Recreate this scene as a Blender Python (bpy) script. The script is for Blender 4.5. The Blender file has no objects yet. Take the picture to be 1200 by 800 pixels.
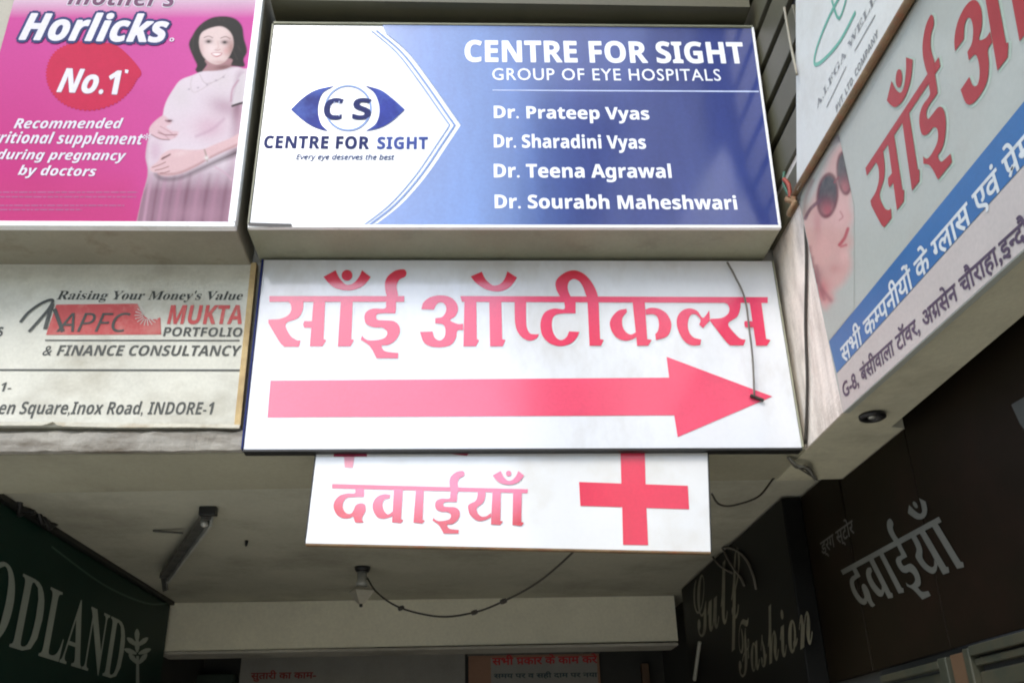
import bpy, bmesh, math, random
import numpy as np
R = math.radians
random.seed(7); rng = np.random.default_rng(7)
S = bpy.context.scene
COL = S.collection

# ------------------------------------------------------------------ camera
F_PX, PITCH, YAW, ROLL = 1094.68, R(25.335), R(3.135), R(-1.4495)
cp, sp, cy, sy = math.cos(PITCH), math.sin(PITCH), math.cos(YAW), math.sin(YAW)
FWD = np.array([sy*cp, cy*cp, sp]); RT = np.array([cy, -sy, 0.0]); UP = np.cross(RT, FWD)
RT2 = math.cos(ROLL)*RT + math.sin(ROLL)*UP
UP2 = -math.sin(ROLL)*RT + math.cos(ROLL)*UP
EYE = np.array([0, 0, 1.6])
cam_d = bpy.data.cameras.new('camera'); cam = bpy.data.objects.new('camera', cam_d); COL.objects.link(cam)
cam_d.sensor_width = 36; cam_d.lens = F_PX/1200*36; cam_d.clip_end = 500; cam_d.clip_start = 0.05
from mathutils import Matrix
cam.matrix_world = Matrix(((RT2[0], UP2[0], -FWD[0], EYE[0]), (RT2[1], UP2[1], -FWD[1], EYE[1]),
                           (RT2[2], UP2[2], -FWD[2], EYE[2]), (0, 0, 0, 1)))
S.camera = cam

# ------------------------------------------------------------------ sky, sun, exposure
world = bpy.data.worlds.new("World"); S.world = world; world.use_nodes = True
wn = world.node_tree; bg = wn.nodes['Background']; bg.inputs[1].default_value = 0.14
sky = wn.nodes.new('ShaderNodeTexSky'); sky.sky_type = 'NISHITA'; sky.sun_disc = False
SUN_EL, SUN_AZ = R(43), R(206)
sky.sun_elevation = SUN_EL; sky.sun_rotation = SUN_AZ
sky.dust_density = 1.2; sky.air_density = 1.0; sky.ozone_density = 1.0
wn.links.new(sky.outputs[0], bg.inputs[0])
sd = bpy.data.lights.new('sun', 'SUN'); sd.energy = 0.6; sd.angle = R(25); sd.color = (1, .96, .9)
sun = bpy.data.objects.new('sun', sd); COL.objects.link(sun)
sun.rotation_euler = (R(90)-SUN_EL, 0, math.pi-SUN_AZ)
S.view_settings.view_transform = 'Standard'; S.view_settings.look = 'None'
S.cycles.filter_width = 2.0
S.view_settings.exposure = 1.58; S.view_settings.gamma = 1

# ------------------------------------------------------------------ helpers
def at(px, py, ax, v):
    """point where the line of sight through a photograph pixel meets the plane axis=v (used to read sizes off the photo)"""
    d = (px-600)*RT2 - (py-400)*UP2 + F_PX*FWD
    return EYE + d*(v-EYE[ax])/d[ax]

def project(p):
    d = p-EYE; w = d@FWD
    return 600+F_PX*(d@RT2)/w, 400-F_PX*(d@UP2)/w

def srgb(r, g, b):
    f = lambda c: c/12.92 if c <= .04045 else ((c+.055)/1.055)**2.4
    return (f(r/255), f(g/255), f(b/255), 1)

def thing(name, label, cat, loc, group=None):
    o = bpy.data.objects.new(name, None); COL.objects.link(o); o.location = loc
    o.empty_display_size = .1
    o['label'] = label; o['category'] = cat
    if group: o['group'] = group
    return o

def mesh_obj(name, verts, faces, mat, root=None, smooth=False, label=None):
    v = np.asarray(verts, float)
    off = np.zeros(3); r = root
    while r is not None:
        off = off+np.array(r.location); r = r.parent
    me = bpy.data.meshes.new(name); me.from_pydata((v-off).tolist(), [], [list(f) for f in faces])
    me.materials.append(mat); me.update()
    if smooth: me.shade_smooth()
    o = bpy.data.objects.new(name, me); COL.objects.link(o)
    if root is not None: o.parent = root
    if label: o['label'] = label
    return o

def single(o, label, cat, group=None, kind=None):
    if kind: o['kind'] = kind
    if label: o['label'] = label
    if cat: o['category'] = cat
    if group: o['group'] = group
    return o

def bevel_mesh(v, f, w, seg=2):
    bm = bmesh.new(); vs = [bm.verts.new(p) for p in v]
    for q in f: bm.faces.new([vs[i] for i in q])
    bmesh.ops.recalc_face_normals(bm, faces=bm.faces)
    if w > 0: bmesh.ops.bevel(bm, geom=bm.edges[:], offset=w, segments=seg, affect='EDGES', profile=.5)
    bm.verts.index_update()
    V = [tuple(p.co) for p in bm.verts]; Fc = [[p.index for p in q.verts] for q in bm.faces]; bm.free()
    return V, Fc

BF = [(0,3,2,1),(4,5,6,7),(0,1,5,4),(1,2,6,5),(2,3,7,6),(3,0,4,7)]
def hexa(name, c8, mat, root=None, bev=0.0, label=None):
    V, Fc = bevel_mesh(c8, BF, bev)
    return mesh_obj(name, V, Fc, mat, root, label=label)
def box(name, a, b, mat, root=None, bev=0.0, label=None):
    x0,y0,z0 = a; x1,y1,z1 = b
    return hexa(name, [(x0,y0,z0),(x1,y0,z0),(x1,y1,z0),(x0,y1,z0),(x0,y0,z1),(x1,y0,z1),(x1,y1,z1),(x0,y1,z1)], mat, root, bev, label)
def quadbox(quad, d):
    """slab: four front corners + depth vector d"""
    q = [np.array(p, float) for p in quad]; d = np.array(d, float)
    return [tuple(p) for p in q]+[tuple(p+d) for p in q]

def catmull(pts, closed=True, n=4):
    """pts: (x, y) smooth or (x, y, 1) corner"""
    P = [np.array(p[:2], float) for p in pts]; c = [len(p) > 2 for p in pts]; N = len(P); out = []
    rngN = range(N) if closed else range(N-1)
    for i in rngN:
        p1, p2 = P[i], P[(i+1) % N]
        if c[i] and c[(i+1) % N]:
            out.append(p1); continue
        p0 = P[i-1] if (closed or i > 0) else p1
        p3 = P[(i+2) % N] if (closed or i+2 < N) else p2
        if c[i]: p0 = 2*p1-p2
        if c[(i+1) % N]: p3 = 2*p2-p1
        for k in range(n):
            t = k/n
            out.append(.5*((2*p1)+(-p0+p2)*t+(2*p0-5*p1+4*p2-p3)*t*t+(-p0+3*p1-3*p2+p3)*t**3))
    if not closed: out.append(P[-1])
    return np.array(out)

def tri(poly):
    from mathutils.geometry import tessellate_polygon
    from mathutils import Vector
    return tessellate_polygon([[Vector((p[0], p[1], 0)) for p in poly]])

def tube(name, pts, r, mat, root=None, seg=8, label=None, n=6):
    """smooth 3-d tube through points"""
    P = [np.array(p, float) for p in pts]
    Q = []
    for i in range(len(P)-1):
        p0 = P[i-1] if i else P[i]; p1, p2 = P[i], P[i+1]; p3 = P[i+2] if i+2 < len(P) else p2
        for k in range(n):
            t = k/n
            Q.append(.5*((2*p1)+(-p0+p2)*t+(2*p0-5*p1+4*p2-p3)*t*t+(-p0+3*p1-3*p2+p3)*t**3))
    Q.append(P[-1]); V = []; Fc = []
    for i, q in enumerate(Q):
        d = Q[min(i+1, len(Q)-1)]-Q[max(i-1, 0)]; d = d/(np.linalg.norm(d)+1e-9)
        a = np.cross(d, [0.31, .2, .93]); a /= np.linalg.norm(a)+1e-9; b = np.cross(d, a)
        for s in range(seg):
            an = 2*math.pi*s/seg; V.append(q+r*(math.cos(an)*a+math.sin(an)*b))
    for i in range(len(Q)-1):
        for s in range(seg):
            s2 = (s+1) % seg; Fc.append((i*seg+s, i*seg+s2, (i+1)*seg+s2, (i+1)*seg+s))
    Fc.append(tuple(range(seg))[::-1]); Fc.append(tuple((len(Q)-1)*seg+s for s in range(seg)))
    return mesh_obj(name, V, Fc, mat, root, smooth=True, label=label)

def lathe(name, prof, c, axis, mat, root=None, seg=20, label=None):
    """prof: list of (r, h) ; axis unit vector"""
    c = np.array(c, float); ax = np.array(axis, float); ax /= np.linalg.norm(ax)
    a = np.cross(ax, [.3, .9, .21]); a /= np.linalg.norm(a); b = np.cross(ax, a); V = []; Fc = []
    for r, h in prof:
        for s in range(seg):
            an = 2*math.pi*s/seg; V.append(c+ax*h+r*(math.cos(an)*a+math.sin(an)*b))
    for i in range(len(prof)-1):
        for s in range(seg):
            s2 = (s+1) % seg; Fc.append((i*seg+s, i*seg+s2, (i+1)*seg+s2, (i+1)*seg+s))
    Fc.append(tuple(range(seg))); Fc.append(tuple((len(prof)-1)*seg+s for s in range(seg)))
    return mesh_obj(name, V, Fc, mat, root, smooth=True, label=label)

# ------------------------------------------------------------------ materials
def mat(name, col, rough=.6, var=.12, vs=3.0, stain=None, sa=0.0, ss=1.2, stretch=(1,1,1), bump=0.0, bs=60.0, coat=0.0,
        metal=0.0, spec=.5, attr=None, fine=.05, stain_lo=.48, coatr=.1, ior=1.5, gradx=None):
    m = bpy.data.materials.new(name); m.use_nodes = True; n = m.node_tree.nodes; l = m.node_tree.links
    b = n['Principled BSDF']; b.inputs['Roughness'].default_value = rough; b.inputs['Metallic'].default_value = metal
    b.inputs['Specular IOR Level'].default_value = spec
    b.inputs['Coat Weight'].default_value = coat; b.inputs['Coat Roughness'].default_value = coatr; b.inputs['Coat IOR'].default_value = ior
    g = n.new('ShaderNodeNewGeometry')
    mp = n.new('ShaderNodeMapping'); mp.inputs['Scale'].default_value = stretch; l.new(g.outputs['Position'], mp.inputs[0])
    if attr:
        c0 = n.new('ShaderNodeVertexColor'); c0.layer_name = attr; cur = c0.outputs[0]
    else:
        c0 = n.new('ShaderNodeRGB'); c0.outputs[0].default_value = col; cur = c0.outputs[0]
    if gradx:      # colour gradient along X, used to paint glare on the blue sign
        x0, x1, c2 = gradx; sp_ = n.new('ShaderNodeSeparateXYZ'); l.new(g.outputs['Position'], sp_.inputs[0])
        gr = n.new('ShaderNodeMapRange'); gr.interpolation_type = 'SMOOTHSTEP'; gr.inputs[1].default_value = x0; gr.inputs[2].default_value = x1
        l.new(sp_.outputs[0], gr.inputs[0]); gm = n.new('ShaderNodeMix'); gm.data_type = 'RGBA'
        l.new(gr.outputs[0], gm.inputs[0]); l.new(cur, gm.inputs[6]); gm.inputs[7].default_value = c2; cur = gm.outputs[2]
    def noise(sc, det=5, src=mp.outputs[0], ro=.6):
        t = n.new('ShaderNodeTexNoise'); t.inputs['Scale'].default_value = sc; t.inputs['Detail'].default_value = det
        t.inputs['Roughness'].default_value = ro; l.new(src, t.inputs['Vector']); return t.outputs[0]
    def mul(cur, fac_out, lo, hi):
        mr = n.new('ShaderNodeMapRange'); mr.inputs[1].default_value = .3; mr.inputs[2].default_value = .7
        mr.inputs[3].default_value = lo; mr.inputs[4].default_value = hi; l.new(fac_out, mr.inputs[0])
        mx = n.new('ShaderNodeMix'); mx.data_type = 'RGBA'; mx.blend_type = 'MULTIPLY'; mx.inputs[0].default_value = 1
        l.new(cur, mx.inputs[6]); l.new(mr.outputs[0], mx.inputs[7]); return mx.outputs[2]
    if var: cur = mul(cur, noise(vs), 1-var, 1+var*.5)
    if fine: cur = mul(cur, noise(vs*14+20, 3, g.outputs['Position']), 1-fine, 1+fine)
    if stain:
        mr = n.new('ShaderNodeMapRange'); mr.inputs[1].default_value = stain_lo; mr.inputs[2].default_value = stain_lo+.22
        mr.inputs[4].default_value = sa; l.new(noise(ss, 8, ro=.68), mr.inputs[0])
        mx = n.new('ShaderNodeMix'); mx.data_type = 'RGBA'; l.new(mr.outputs[0], mx.inputs[0]); l.new(cur, mx.inputs[6])
        mx.inputs[7].default_value = stain; cur = mx.outputs[2]
    l.new(cur, b.inputs['Base Color'])
    if bump:
        bp = n.new('ShaderNodeBump'); bp.inputs['Strength'].default_value = bump; bp.inputs['Distance'].default_value = .01
        l.new(noise(bs, 6, g.outputs['Position']), bp.inputs['Height']); l.new(bp.outputs[0], b.inputs['Normal'])
        if coat: l.new(bp.outputs[0], b.inputs['Coat Normal'])
    return m

DIRT = (.10, .085, .06, 1)
M = {}
M['plaster'] = mat('plaster', (.44,.42,.35,1), .9, .18, 1.6, DIRT, .55, 1.5, (1,1,1), .25, 45, stain_lo=.5)
M['soffit_lit'] = mat('soffit_plaster_lit', (.54,.515,.37,1), .9, .14, 1.6, DIRT, .35, 2, bump=.2, bs=50, stain_lo=.52)  # same plaster as the front soffit; its brighter light is put into the colour
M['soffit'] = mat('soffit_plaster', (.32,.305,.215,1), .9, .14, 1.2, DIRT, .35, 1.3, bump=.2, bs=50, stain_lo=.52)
M['ceiling'] = mat('ceiling_plaster', (.43,.42,.325,1), .9, .14, 1.2, DIRT, .38, 1.6, bump=.2, bs=50)
M['beam'] = mat('beam_plaster', (.80,.77,.60,1), .85, .1, 1.5, DIRT, .2, 1.4, bump=.15, bs=40, stain_lo=.56)
M['ledge'] = mat('weathered_ledge', (.34,.32,.27,1), .9, .25, 5, (.09,.07,.045,1), .85, 4.5, (.6,1,2.5), .5, 40, stain_lo=.44)
M['sidewall'] = mat('side_wall_plaster', (.78,.70,.60,1), .9, .2, 4, (.22,.16,.11,1), .5, 3.5, (2.5,2.5,.7), .4, 50, stain_lo=.46)
M['casing'] = mat('grey_green_sheet_metal', (.29,.29,.20,1), .45, .14, 3, (.13,.11,.075,1), .5, 5, (1,1,1), .05, 30, spec=.4, stain_lo=.55)
M['casing2'] = mat('tan_grey_sheet_metal', (.27,.25,.18,1), .5, .2, 3, (.13,.095,.055,1), .75, 6, (1,1,1), .1, 30, stain_lo=.52)
M['frame_white'] = mat('white_trim', (.82,.83,.80,1), .4, .1, 8, (.3,.26,.18,1), .4, 10, stain_lo=.58)
M['dark_gap'] = mat('dark_gap', (.015,.014,.012,1), .9)
GL = dict(spec=.12, coat=1, coatr=.14, ior=1.8, bump=.05, bs=4)
M['flex_white'] = mat('white_flex', (.69,.71,.72,1), .45, .06, 2, (.42,.39,.33,1), .5, 2.2, (1,1,.5), fine=.015, **GL)
M['flex_clean'] = mat('white_sign_face', (.70,.74,.76,1), .4, .06, 2, (.45,.46,.44,1), .35, 2.5, (1.5,1,.5), fine=.01, **GL)
M['small_face'] = mat('white_acrylic', (.72,.73,.71,1), .4, .05, 2, (.5,.45,.34,1), .4, 3, fine=.01, **GL)
M['flex_blue'] = mat('blue_flex', (.075,.17,.42,1), .4, .2, 2.2, (.04,.07,.22,1), .35, 2, (2.2,1,.5), fine=.06, gradx=(.0, .62, (.030,.047,.19,1)), **GL)  # pale left end: part of the sky glare is put into the blue
M['blue_trim'] = mat('light_blue_line', (.12,.22,.50,1), .4, .1, **{})
M['logo_blue'] = mat('logo_blue', (.025,.04,.24,1), .4, .3, 6, (.08,.15,.45,1), .8, 4, spec=.1)
M['navy_ink'] = mat('navy_ink', (.018,.026,.11,1), .5, .2, 6, spec=.1)
M['white_ink'] = mat('white_ink', (.82,.85,.9,1), .45, .05, fine=.02, **GL)
M['poster_white'] = mat('poster_white_ink', (.60,.58,.62,1), .5, .05, spec=.1)
M['pale_ink'] = mat('pale_blue_ink', (.5,.58,.8,1), .45, .15, 8)
M['grad_ink'] = mat('graded_red_ink', None, .45, .06, 3, attr='Col', fine=.04, **GL)
M['pink_ink'] = mat('pink_red_ink', (.74,.062,.13,1), .45, .12, 2.5, fine=.05, **GL)
M['cross_ink'] = mat('cross_red_ink', (.70,.035,.08,1), .45, .08, 3, fine=.04, **GL)
M['print'] = mat('poster_print', None, .45, .03, 4, attr='Col', fine=.03, spec=.1, bump=.02, bs=7)
M['badge'] = mat('badge_red', (.42,.010,.05,1), .5, .08, 6, spec=.08)
M['pinkfine'] = mat('fine_print_ink', (.30,.03,.15,1), .6, .2, 20)
M['mother'] = mat('mauve_ink', (.13,.05,.1,1), .5, spec=.1)
M['old_face'] = mat('aged_white_board', (.58,.57,.475,1), .6, .12, 3.5, (.28,.25,.17,1), .6, 2.2, (1,1,1.3), .15, 25, stain_lo=.47)
M['old_ink'] = mat('faded_black_ink', (.045,.05,.04,1), .6, .3, 9, (.2,.2,.17,1), .5, 14, stain_lo=.55)
M['old_red'] = mat('faded_red_ink', (.50,.06,.055,1), .6, .15, 5, (.5,.3,.24,1), .4, 10)
M['yellow_edge'] = mat('yellowed_edge', (.52,.38,.17,1), .7, .25, 6, (.25,.14,.05,1), .6, 8)
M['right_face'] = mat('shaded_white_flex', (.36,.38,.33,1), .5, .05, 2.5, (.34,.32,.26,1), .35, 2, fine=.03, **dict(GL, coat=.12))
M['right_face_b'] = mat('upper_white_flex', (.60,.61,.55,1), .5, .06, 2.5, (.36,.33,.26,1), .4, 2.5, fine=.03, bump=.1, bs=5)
M['right_red'] = mat('brick_red_ink', (.30,.025,.025,1), .5, .12, 6)
M['halo'] = mat('pale_green_halo_ink', (.36,.43,.34,1), .5, .05)
M['right_blue'] = mat('band_blue', (.018,.11,.27,1), .45, .08, 4)
M['right_dark'] = mat('dark_plum_ink', (.06,.04,.07,1), .5, .2)
M['green_ink'] = mat('green_ink', (.12,.36,.26,1), .5, .15)
M['grey_ink'] = mat('grey_ink', (.2,.21,.2,1), .5, .3, 9)
M['rust'] = mat('rusty_pipe', (.20,.13,.06,1), .7, .4, 12, (.22,.07,.025,1), .9, 14, bump=.3, bs=60)
M['green_board'] = mat('dark_green_board', (.004,.026,.017,1), .5, spec=.2, var=.15, vs=1.5, fine=.05, bump=.02, bs=8)
M['green_edge'] = mat('dark_board_edge', (.012,.012,.01,1), .5)
M['silver_letter'] = mat('silver_letters', (.38,.43,.38,1), .35, .15, 3, metal=.3)
M['black_board'] = mat('black_board', (.008,.008,.007,1), .5, .3, 2, spec=.1)
M['brown_board'] = mat('dark_brown_board', (.010,.007,.0035,1), .55, .3, 1.5, (.018,.008,.005,1), .6, 1.2, spec=.08)
M['gold_letter'] = mat('dull_gold_script', (.20,.185,.13,1), .4, .4, 6, (.05,.05,.04,1), .8, 7, metal=.3)
M['grey_letter'] = mat('grey_letters', (.095,.095,.078,1), .5, .2, 4)
M['steel'] = mat('dull_steel', (.16,.16,.14,1), .5, .3, 10, (.05,.04,.03,1), .6, 12, metal=.5)
M['steel_light'] = mat('bright_steel', (.45,.45,.40,1), .45, .2, 10, metal=.3)
M['wire'] = mat('dark_wire', (.035,.03,.022,1), .6)
M['wire_grey'] = mat('grey_wire', (.12,.11,.09,1), .6)
M['wire_light'] = mat('pale_wire', (.30,.30,.26,1), .5)
M['black'] = mat('black_plastic', (.012,.012,.012,1), .4)
M['bulb'] = mat('frosted_cap', (.40,.38,.30,1), .35, .1)
M['ground'] = mat('concrete_ground', (.60,.56,.47,1), .9, .2, .8, (.2,.19,.17,1), .4, .5, bump=.2, bs=20)
M['opp'] = mat('opposite_plaster', (.16,.15,.14,1), .9, .15, .4)
M['opp_glass'] = mat('dark_glass', (.05,.06,.07,1), .15)
M['clad'] = mat('olive_cladding', (.085,.08,.045,1), .55, .2, 3, (.07,.06,.04,1), .5, 3)
M['shutter'] = mat('shutter_steel', (.045,.048,.03,1), .5, .25, 4, (.08,.06,.03,1), .6, 4, metal=.2)
M['poster_w'] = mat('dim_white_board', (.30,.29,.25,1), .6, .15, 3)
M['poster_o'] = mat('dull_orange_board', (.32,.17,.10,1), .6, .2, 3)
M['wood'] = mat('brown_door_post', (.10,.055,.025,1), .6, .2, 5)
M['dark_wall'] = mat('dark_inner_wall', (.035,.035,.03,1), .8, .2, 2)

# ------------------------------------------------------------------ planes for print
class Plane:
    """sign face: origin + u*U + v*V, N points at the viewer"""
    def __init__(s, axis, val):
        s.ax, s.val = axis, val
        s.N = np.array([0, -1, 0]) if axis == 1 else (np.array([-1, 0, 0]) if val > 0 else np.array([1, 0, 0]))
    def uv(s, px, py):
        p = at(px, py, s.ax, s.val)
        if s.ax == 1: return np.array([p[0], p[2]])
        return np.array([-p[1] if s.val > 0 else p[1], p[2]])
    def pt(s, u, v, h=0.0):
        if s.ax == 1: p = np.array([u, s.val, v])
        elif s.val > 0: p = np.array([s.val, -u, v])
        else: p = np.array([s.val, u, v])
        return p+s.N*h

def flat(name, plane, polys, mat_, root, h=.0015, step=.00012, label=None, thick=0.0, col=None):
    """polys in plane uv (lists of Nx2): one flat printed sheet of ink"""
    V = []; Fc = []
    for k, poly in enumerate(polys):
        b = len(V)
        for p in poly: V.append(plane.pt(p[0], p[1], h+k*step))
        for t in tri(poly): Fc.append([b+i for i in t])
        if thick:
            b2 = len(V); n = len(poly)
            for p in poly: V.append(plane.pt(p[0], p[1], h+k*step-thick))
            for i in range(n): Fc.append([b+i, b+(i+1) % n, b2+(i+1) % n, b2+i])
    o = mesh_obj(name, V, Fc, mat_, root, label=label)
    if col is not None:
        ca = o.data.color_attributes.new('Col', 'FLOAT_COLOR', 'POINT')
        uvs = np.array([q for poly in polys for q in poly]*(1) if not thick else [q for poly in polys for q in list(poly)+list(poly)])
        arr = np.ones((len(V), 4)); arr[:, :3] = col(uvs); ca.data.foreach_set('color', arr.ravel())
    return o
def pxpoly(plane, pts, n=0):
    if n: pts = catmull(pts, True, n)
    return np.array([plane.uv(p[0], p[1]) for p in pts])
def offset_poly(poly, d):
    P = np.asarray(poly); A = np.sum(P[:,0]*np.roll(P[:,1], -1)-np.roll(P[:,0], -1)*P[:,1])
    sgn = 1 if A > 0 else -1
    e = np.roll(P, -1, 0)-P; e /= (np.linalg.norm(e, axis=1, keepdims=True)+1e-9)
    nrm = np.stack([e[:,1], -e[:,0]], 1)*sgn; m = nrm+np.roll(nrm, 1, 0)
    m /= np.maximum(np.linalg.norm(m, axis=1, keepdims=True), .6)
    return P+m*d

# ------------------------------------------------------------------ lettering
def style(s, k):
    base = {'sb': (0x1D5D4, 0x1D5EE, 0x1D7EC), 'sbi': (0x1D63C, 0x1D656, 0x1D7EC), 'rb': (0x1D400, 0x1D41A, 0x1D7CE),
            'rbi': (0x1D468, 0x1D482, 0x1D7CE), 'scr': (0x1D4D0, 0x1D4EA, 0x1D7CE), 'si': (0x1D608, 0x1D622, 0x1D7E2)}.get(k)
    if not base: return s
    o = ''
    for c in s:
        if 'A' <= c <= 'Z': o += chr(base[0]+ord(c)-65)
        elif 'a' <= c <= 'z': o += chr(base[1]+ord(c)-97)
        elif '0' <= c <= '9': o += chr(base[2]+ord(c)-48)
        else: o += c
    return o
_tc = {}
def text_mesh(s, k='', off=0.0, res=3, spacing=1.0):
    key = (s, k, off, res, spacing)
    if key in _tc: return _tc[key]
    c = bpy.data.curves.new('lettering_source', 'FONT'); c.body = style(s, k); c.resolution_u = res; c.offset = off
    c.space_character = spacing; c.offset = 0
    o = bpy.data.objects.new('lettering_source', c); m = bpy.data.meshes.new_from_object(o)
    V = np.array([v.co[:2] for v in m.vertices]).reshape(-1, 2); Fc = [list(p.vertices) for p in m.polygons]
    bpy.data.objects.remove(o); bpy.data.curves.remove(c); bpy.data.meshes.remove(m)
    _tc[key] = (V, Fc); return V, Fc
def capheight(k):
    V, _ = text_mesh('H' if k != 'scr' else 'S', k); return V[:,1].max()

def place(name, V, Fc, plane, A, mat_, root, h=.0015, label=None, fat=0.0):
    rings = [(0, 0)]+([(fat*math.cos(k*math.pi/4), fat*math.sin(k*math.pi/4)) for k in range(8)] if fat > 0 else [])
    W = []; F2 = []
    for k, (dx, dy) in enumerate(rings):      # bold weight: nearly coincident sheets of the same ink, each a hair lower
        b = len(W); W += [plane.pt(*(A[0]+(x+dx)*A[1]+(y+dy)*A[2]), h-k*.00004) for x, y in V]; F2 += [[b+i for i in f] for f in Fc]
    Fc = F2
    return mesh_obj(name, W, Fc, mat_, root, label=label)

def text(name, s, plane, left, right, top, mat_, root, k='sb', h=.0015, off=0.0, res=3, italic=0.0, halo=None, halo_off=.05, hname=None, spacing=1.0, halo_shift=(0,0), cap=None, label=None):
    """left/right: photo pixels of the baseline ends, top: photo pixel y of the capital height above left"""
    V, Fc = text_mesh(s, k, 0, res, spacing)
    a, b = plane.uv(*left), plane.uv(*right); t = plane.uv(left[0], top)
    x0, x1 = V[:,0].min(), V[:,0].max(); ch = cap or capheight(k)
    U = (b-a)/(x1-x0); hgt = (t[1]-a[1])/ch
    W = np.array([italic*hgt, hgt])
    A = (a-U*x0, U, W)
    if halo is not None:
        V2, F2 = V, Fc
        A2 = (A[0]+U*halo_shift[0]+W*halo_shift[1], U, W)
        place(hname or 'letter_outline', V2, F2, plane, A2, halo, root, h-.0006, fat=max(off, 0)+halo_off)
    return place(name, V, Fc, plane, A, mat_, root, h, label, fat=max(off, 0))

def deva(tokens, off=0.0, res=3):
    """Devanagari set by hand from single glyphs. token: 'x' glyph; 'x/' half form (stem cut); 'x~' with ra-stroke; ' ' gap"""
    V = []; Fc = []; x = 0.0; hl = []
    for t in tokens:
        if t == ' ': x += .28; continue
        g = t[0]; v, f = text_mesh(g, '', off, res)
        v = v.copy()
        combining = g in 'ंेॉौोैँॅ्ु' and False
        # advance read from a doubled glyph
        v2, _ = text_mesh('क'+g+'क', '', off, res); vk, _ = text_mesh('कक', '', off, res); v1, _ = text_mesh('क', '', off, res)
        adv = v2[:,0].max()-vk[:,0].max()
        vkg, _ = text_mesh('क'+g, '', off, res)
        kadv = vk[:,0].max()-v1[:,0].max()
        # true offset of the glyph after ka: compare left edge when it follows
        shift = 0.0
        if t.endswith('/'):
            cut = adv-.255
            bm = bmesh.new(); vs = [bm.verts.new((p[0], p[1], 0)) for p in v]
            for q in f:
                try: bm.faces.new([vs[i] for i in q])
                except ValueError: pass
            bmesh.ops.bisect_plane(bm, geom=bm.verts[:]+bm.edges[:]+bm.faces[:], plane_co=(cut, 0, 0), plane_no=(1, 0, 0), clear_outer=True)
            bm.verts.index_update(); v = np.array([p.co[:2] for p in bm.verts]); f = [[p.index for p in q.verts] for q in bm.faces]; bm.free()
            adv = cut-.005
        b = len(V); V += [(p[0]+x, p[1]) for p in v]; Fc += [[b+i for i in q] for q in f]
        if t.endswith('~'):
            b = len(V); xr = x+adv-.30
            V += [(xr+.02, .26), (xr-.17, .08), (xr-.12, .03), (xr+.06, .2)]; Fc.append([b, b+1, b+2, b+3])
        x += adv
    return np.array(V), Fc
def deva_text(name, tokens, plane, left, right, top, mat_, root, h=.0015, off=.012, italic=0.0):
    V, Fc = deva(tokens)
    a, b = plane.uv(*left), plane.uv(*right); t = plane.uv(left[0], top)
    x0, x1 = V[:,0].min(), V[:,0].max(); U = (b-a)/(x1-x0); hgt = (t[1]-a[1])/.64
    return place(name, V, Fc, plane, (a-U*x0, U, np.array([italic*hgt, hgt])), mat_, root, h, fat=off)

# big painted Devanagari letterforms, drawn as outlines (coordinates = photo pixels through a scale)
def G(ox, oy, sc, pts): return [(ox+p[0]/sc, oy+p[1]/sc)+tuple(p[2:]) for p in pts]
def a_(o): return lambda pts: G(o[0], o[1], o[2], pts)
g1, g2, g3, g4 = a_((300,300,6.155)), a_((480,300,6.155)), a_((640,300,6.153)), a_((770,300,6.153))
g5, g6 = a_((380,540,8.571)), a_((500,540,8.571))
SA = g1([(345,332,1),(335,400),(300,450),(215,490),(245,570),(290,605),(322,610,1),(310,655,1),(205,655,1),(170,620),(90,485,1),(90,460,1),(170,455),(230,430),(255,390),(250,350),(235,332,1)])
SA_ST = g1([(415,332,1),(388,652,1),(480,652,1),(508,607,1),(488,600,1),(500,332,1)])
SA_BAR = g1([(350,470,1),(408,472,1),(404,518,1),(348,518,1),(340,495)])
AA = g1([(612,332,1),(590,652,1),(682,652,1),(706,607,1),(688,600,1),(698,332,1)])
II = g1([(930,380),(850,380),(800,400),(782,440),(795,490),(850,515),(910,518),(945,545),(938,582),(900,602),(830,610),(790,600),(765,575,1),(755,605,1),(820,650),(870,738,1),(1025,738,1),(1027,700,1),(940,690),(915,672),(905,645,1),(960,640),(1010,605),(1038,550),(1030,500),(990,470),(920,465),(875,460),(868,430),(900,415),(1005,415,1),(1010,385),(1012,332),(1026,290),(1015,220),(1035,172),(1075,152),(1086,125),(1075,103),(1050,98),(1000,110),(950,150),(930,200),(935,260),(945,300),(938,340)])
BINDU = g1([(487,152,1),(575,105,1),(605,165),(650,207),(700,200),(742,155),(765,105,1),(828,155,1),(780,212),(720,242),(650,250),(570,232),(520,192)])
BDOT = g1([(657+39*math.cos(a), 142+39*math.sin(a)) for a in np.linspace(0, 6.283, 11)[:-1]])
HL1 = g1([(97,290,1),(1070,290,1),(1070,332,1),(97,332,1)])
A3 = g2([(85,385,1),(98,340),(145,300),(220,285),(290,297),(335,335),(350,385),(330,435),(292,464),(345,490),(386,490,1),(386,535,1),(345,540),(335,590),(300,640),(230,658),(150,652),(100,620),(75,548,1),(165,545,1),(182,592),(220,610),(252,582),(258,530),(240,495),(185,486,1),(185,450,1),(235,440),(262,400),(260,360),(235,336),(200,345),(175,388,1)])
A_ST = g2([(395,332,1),(388,652,1),(478,652,1),(502,607,1),(485,600,1),(482,332,1)])
AA2 = g2([(575,332,1),(580,652,1),(672,652,1),(692,607,1),(668,600,1),(662,332,1)])
CANDRA = g2([(440,150,1),(520,115,1),(550,172),(600,212),(650,205),(685,167),(705,112,1),(775,158,1),(735,215),(680,250),(620,258),(550,242),(480,197)])
PA = g2([(757,332,1),(760,480),(780,550),(820,595),(870,612),(915,595),(934,565,1),(905,566),(870,560),(850,530),(841,480),(840,332,1)])
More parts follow.
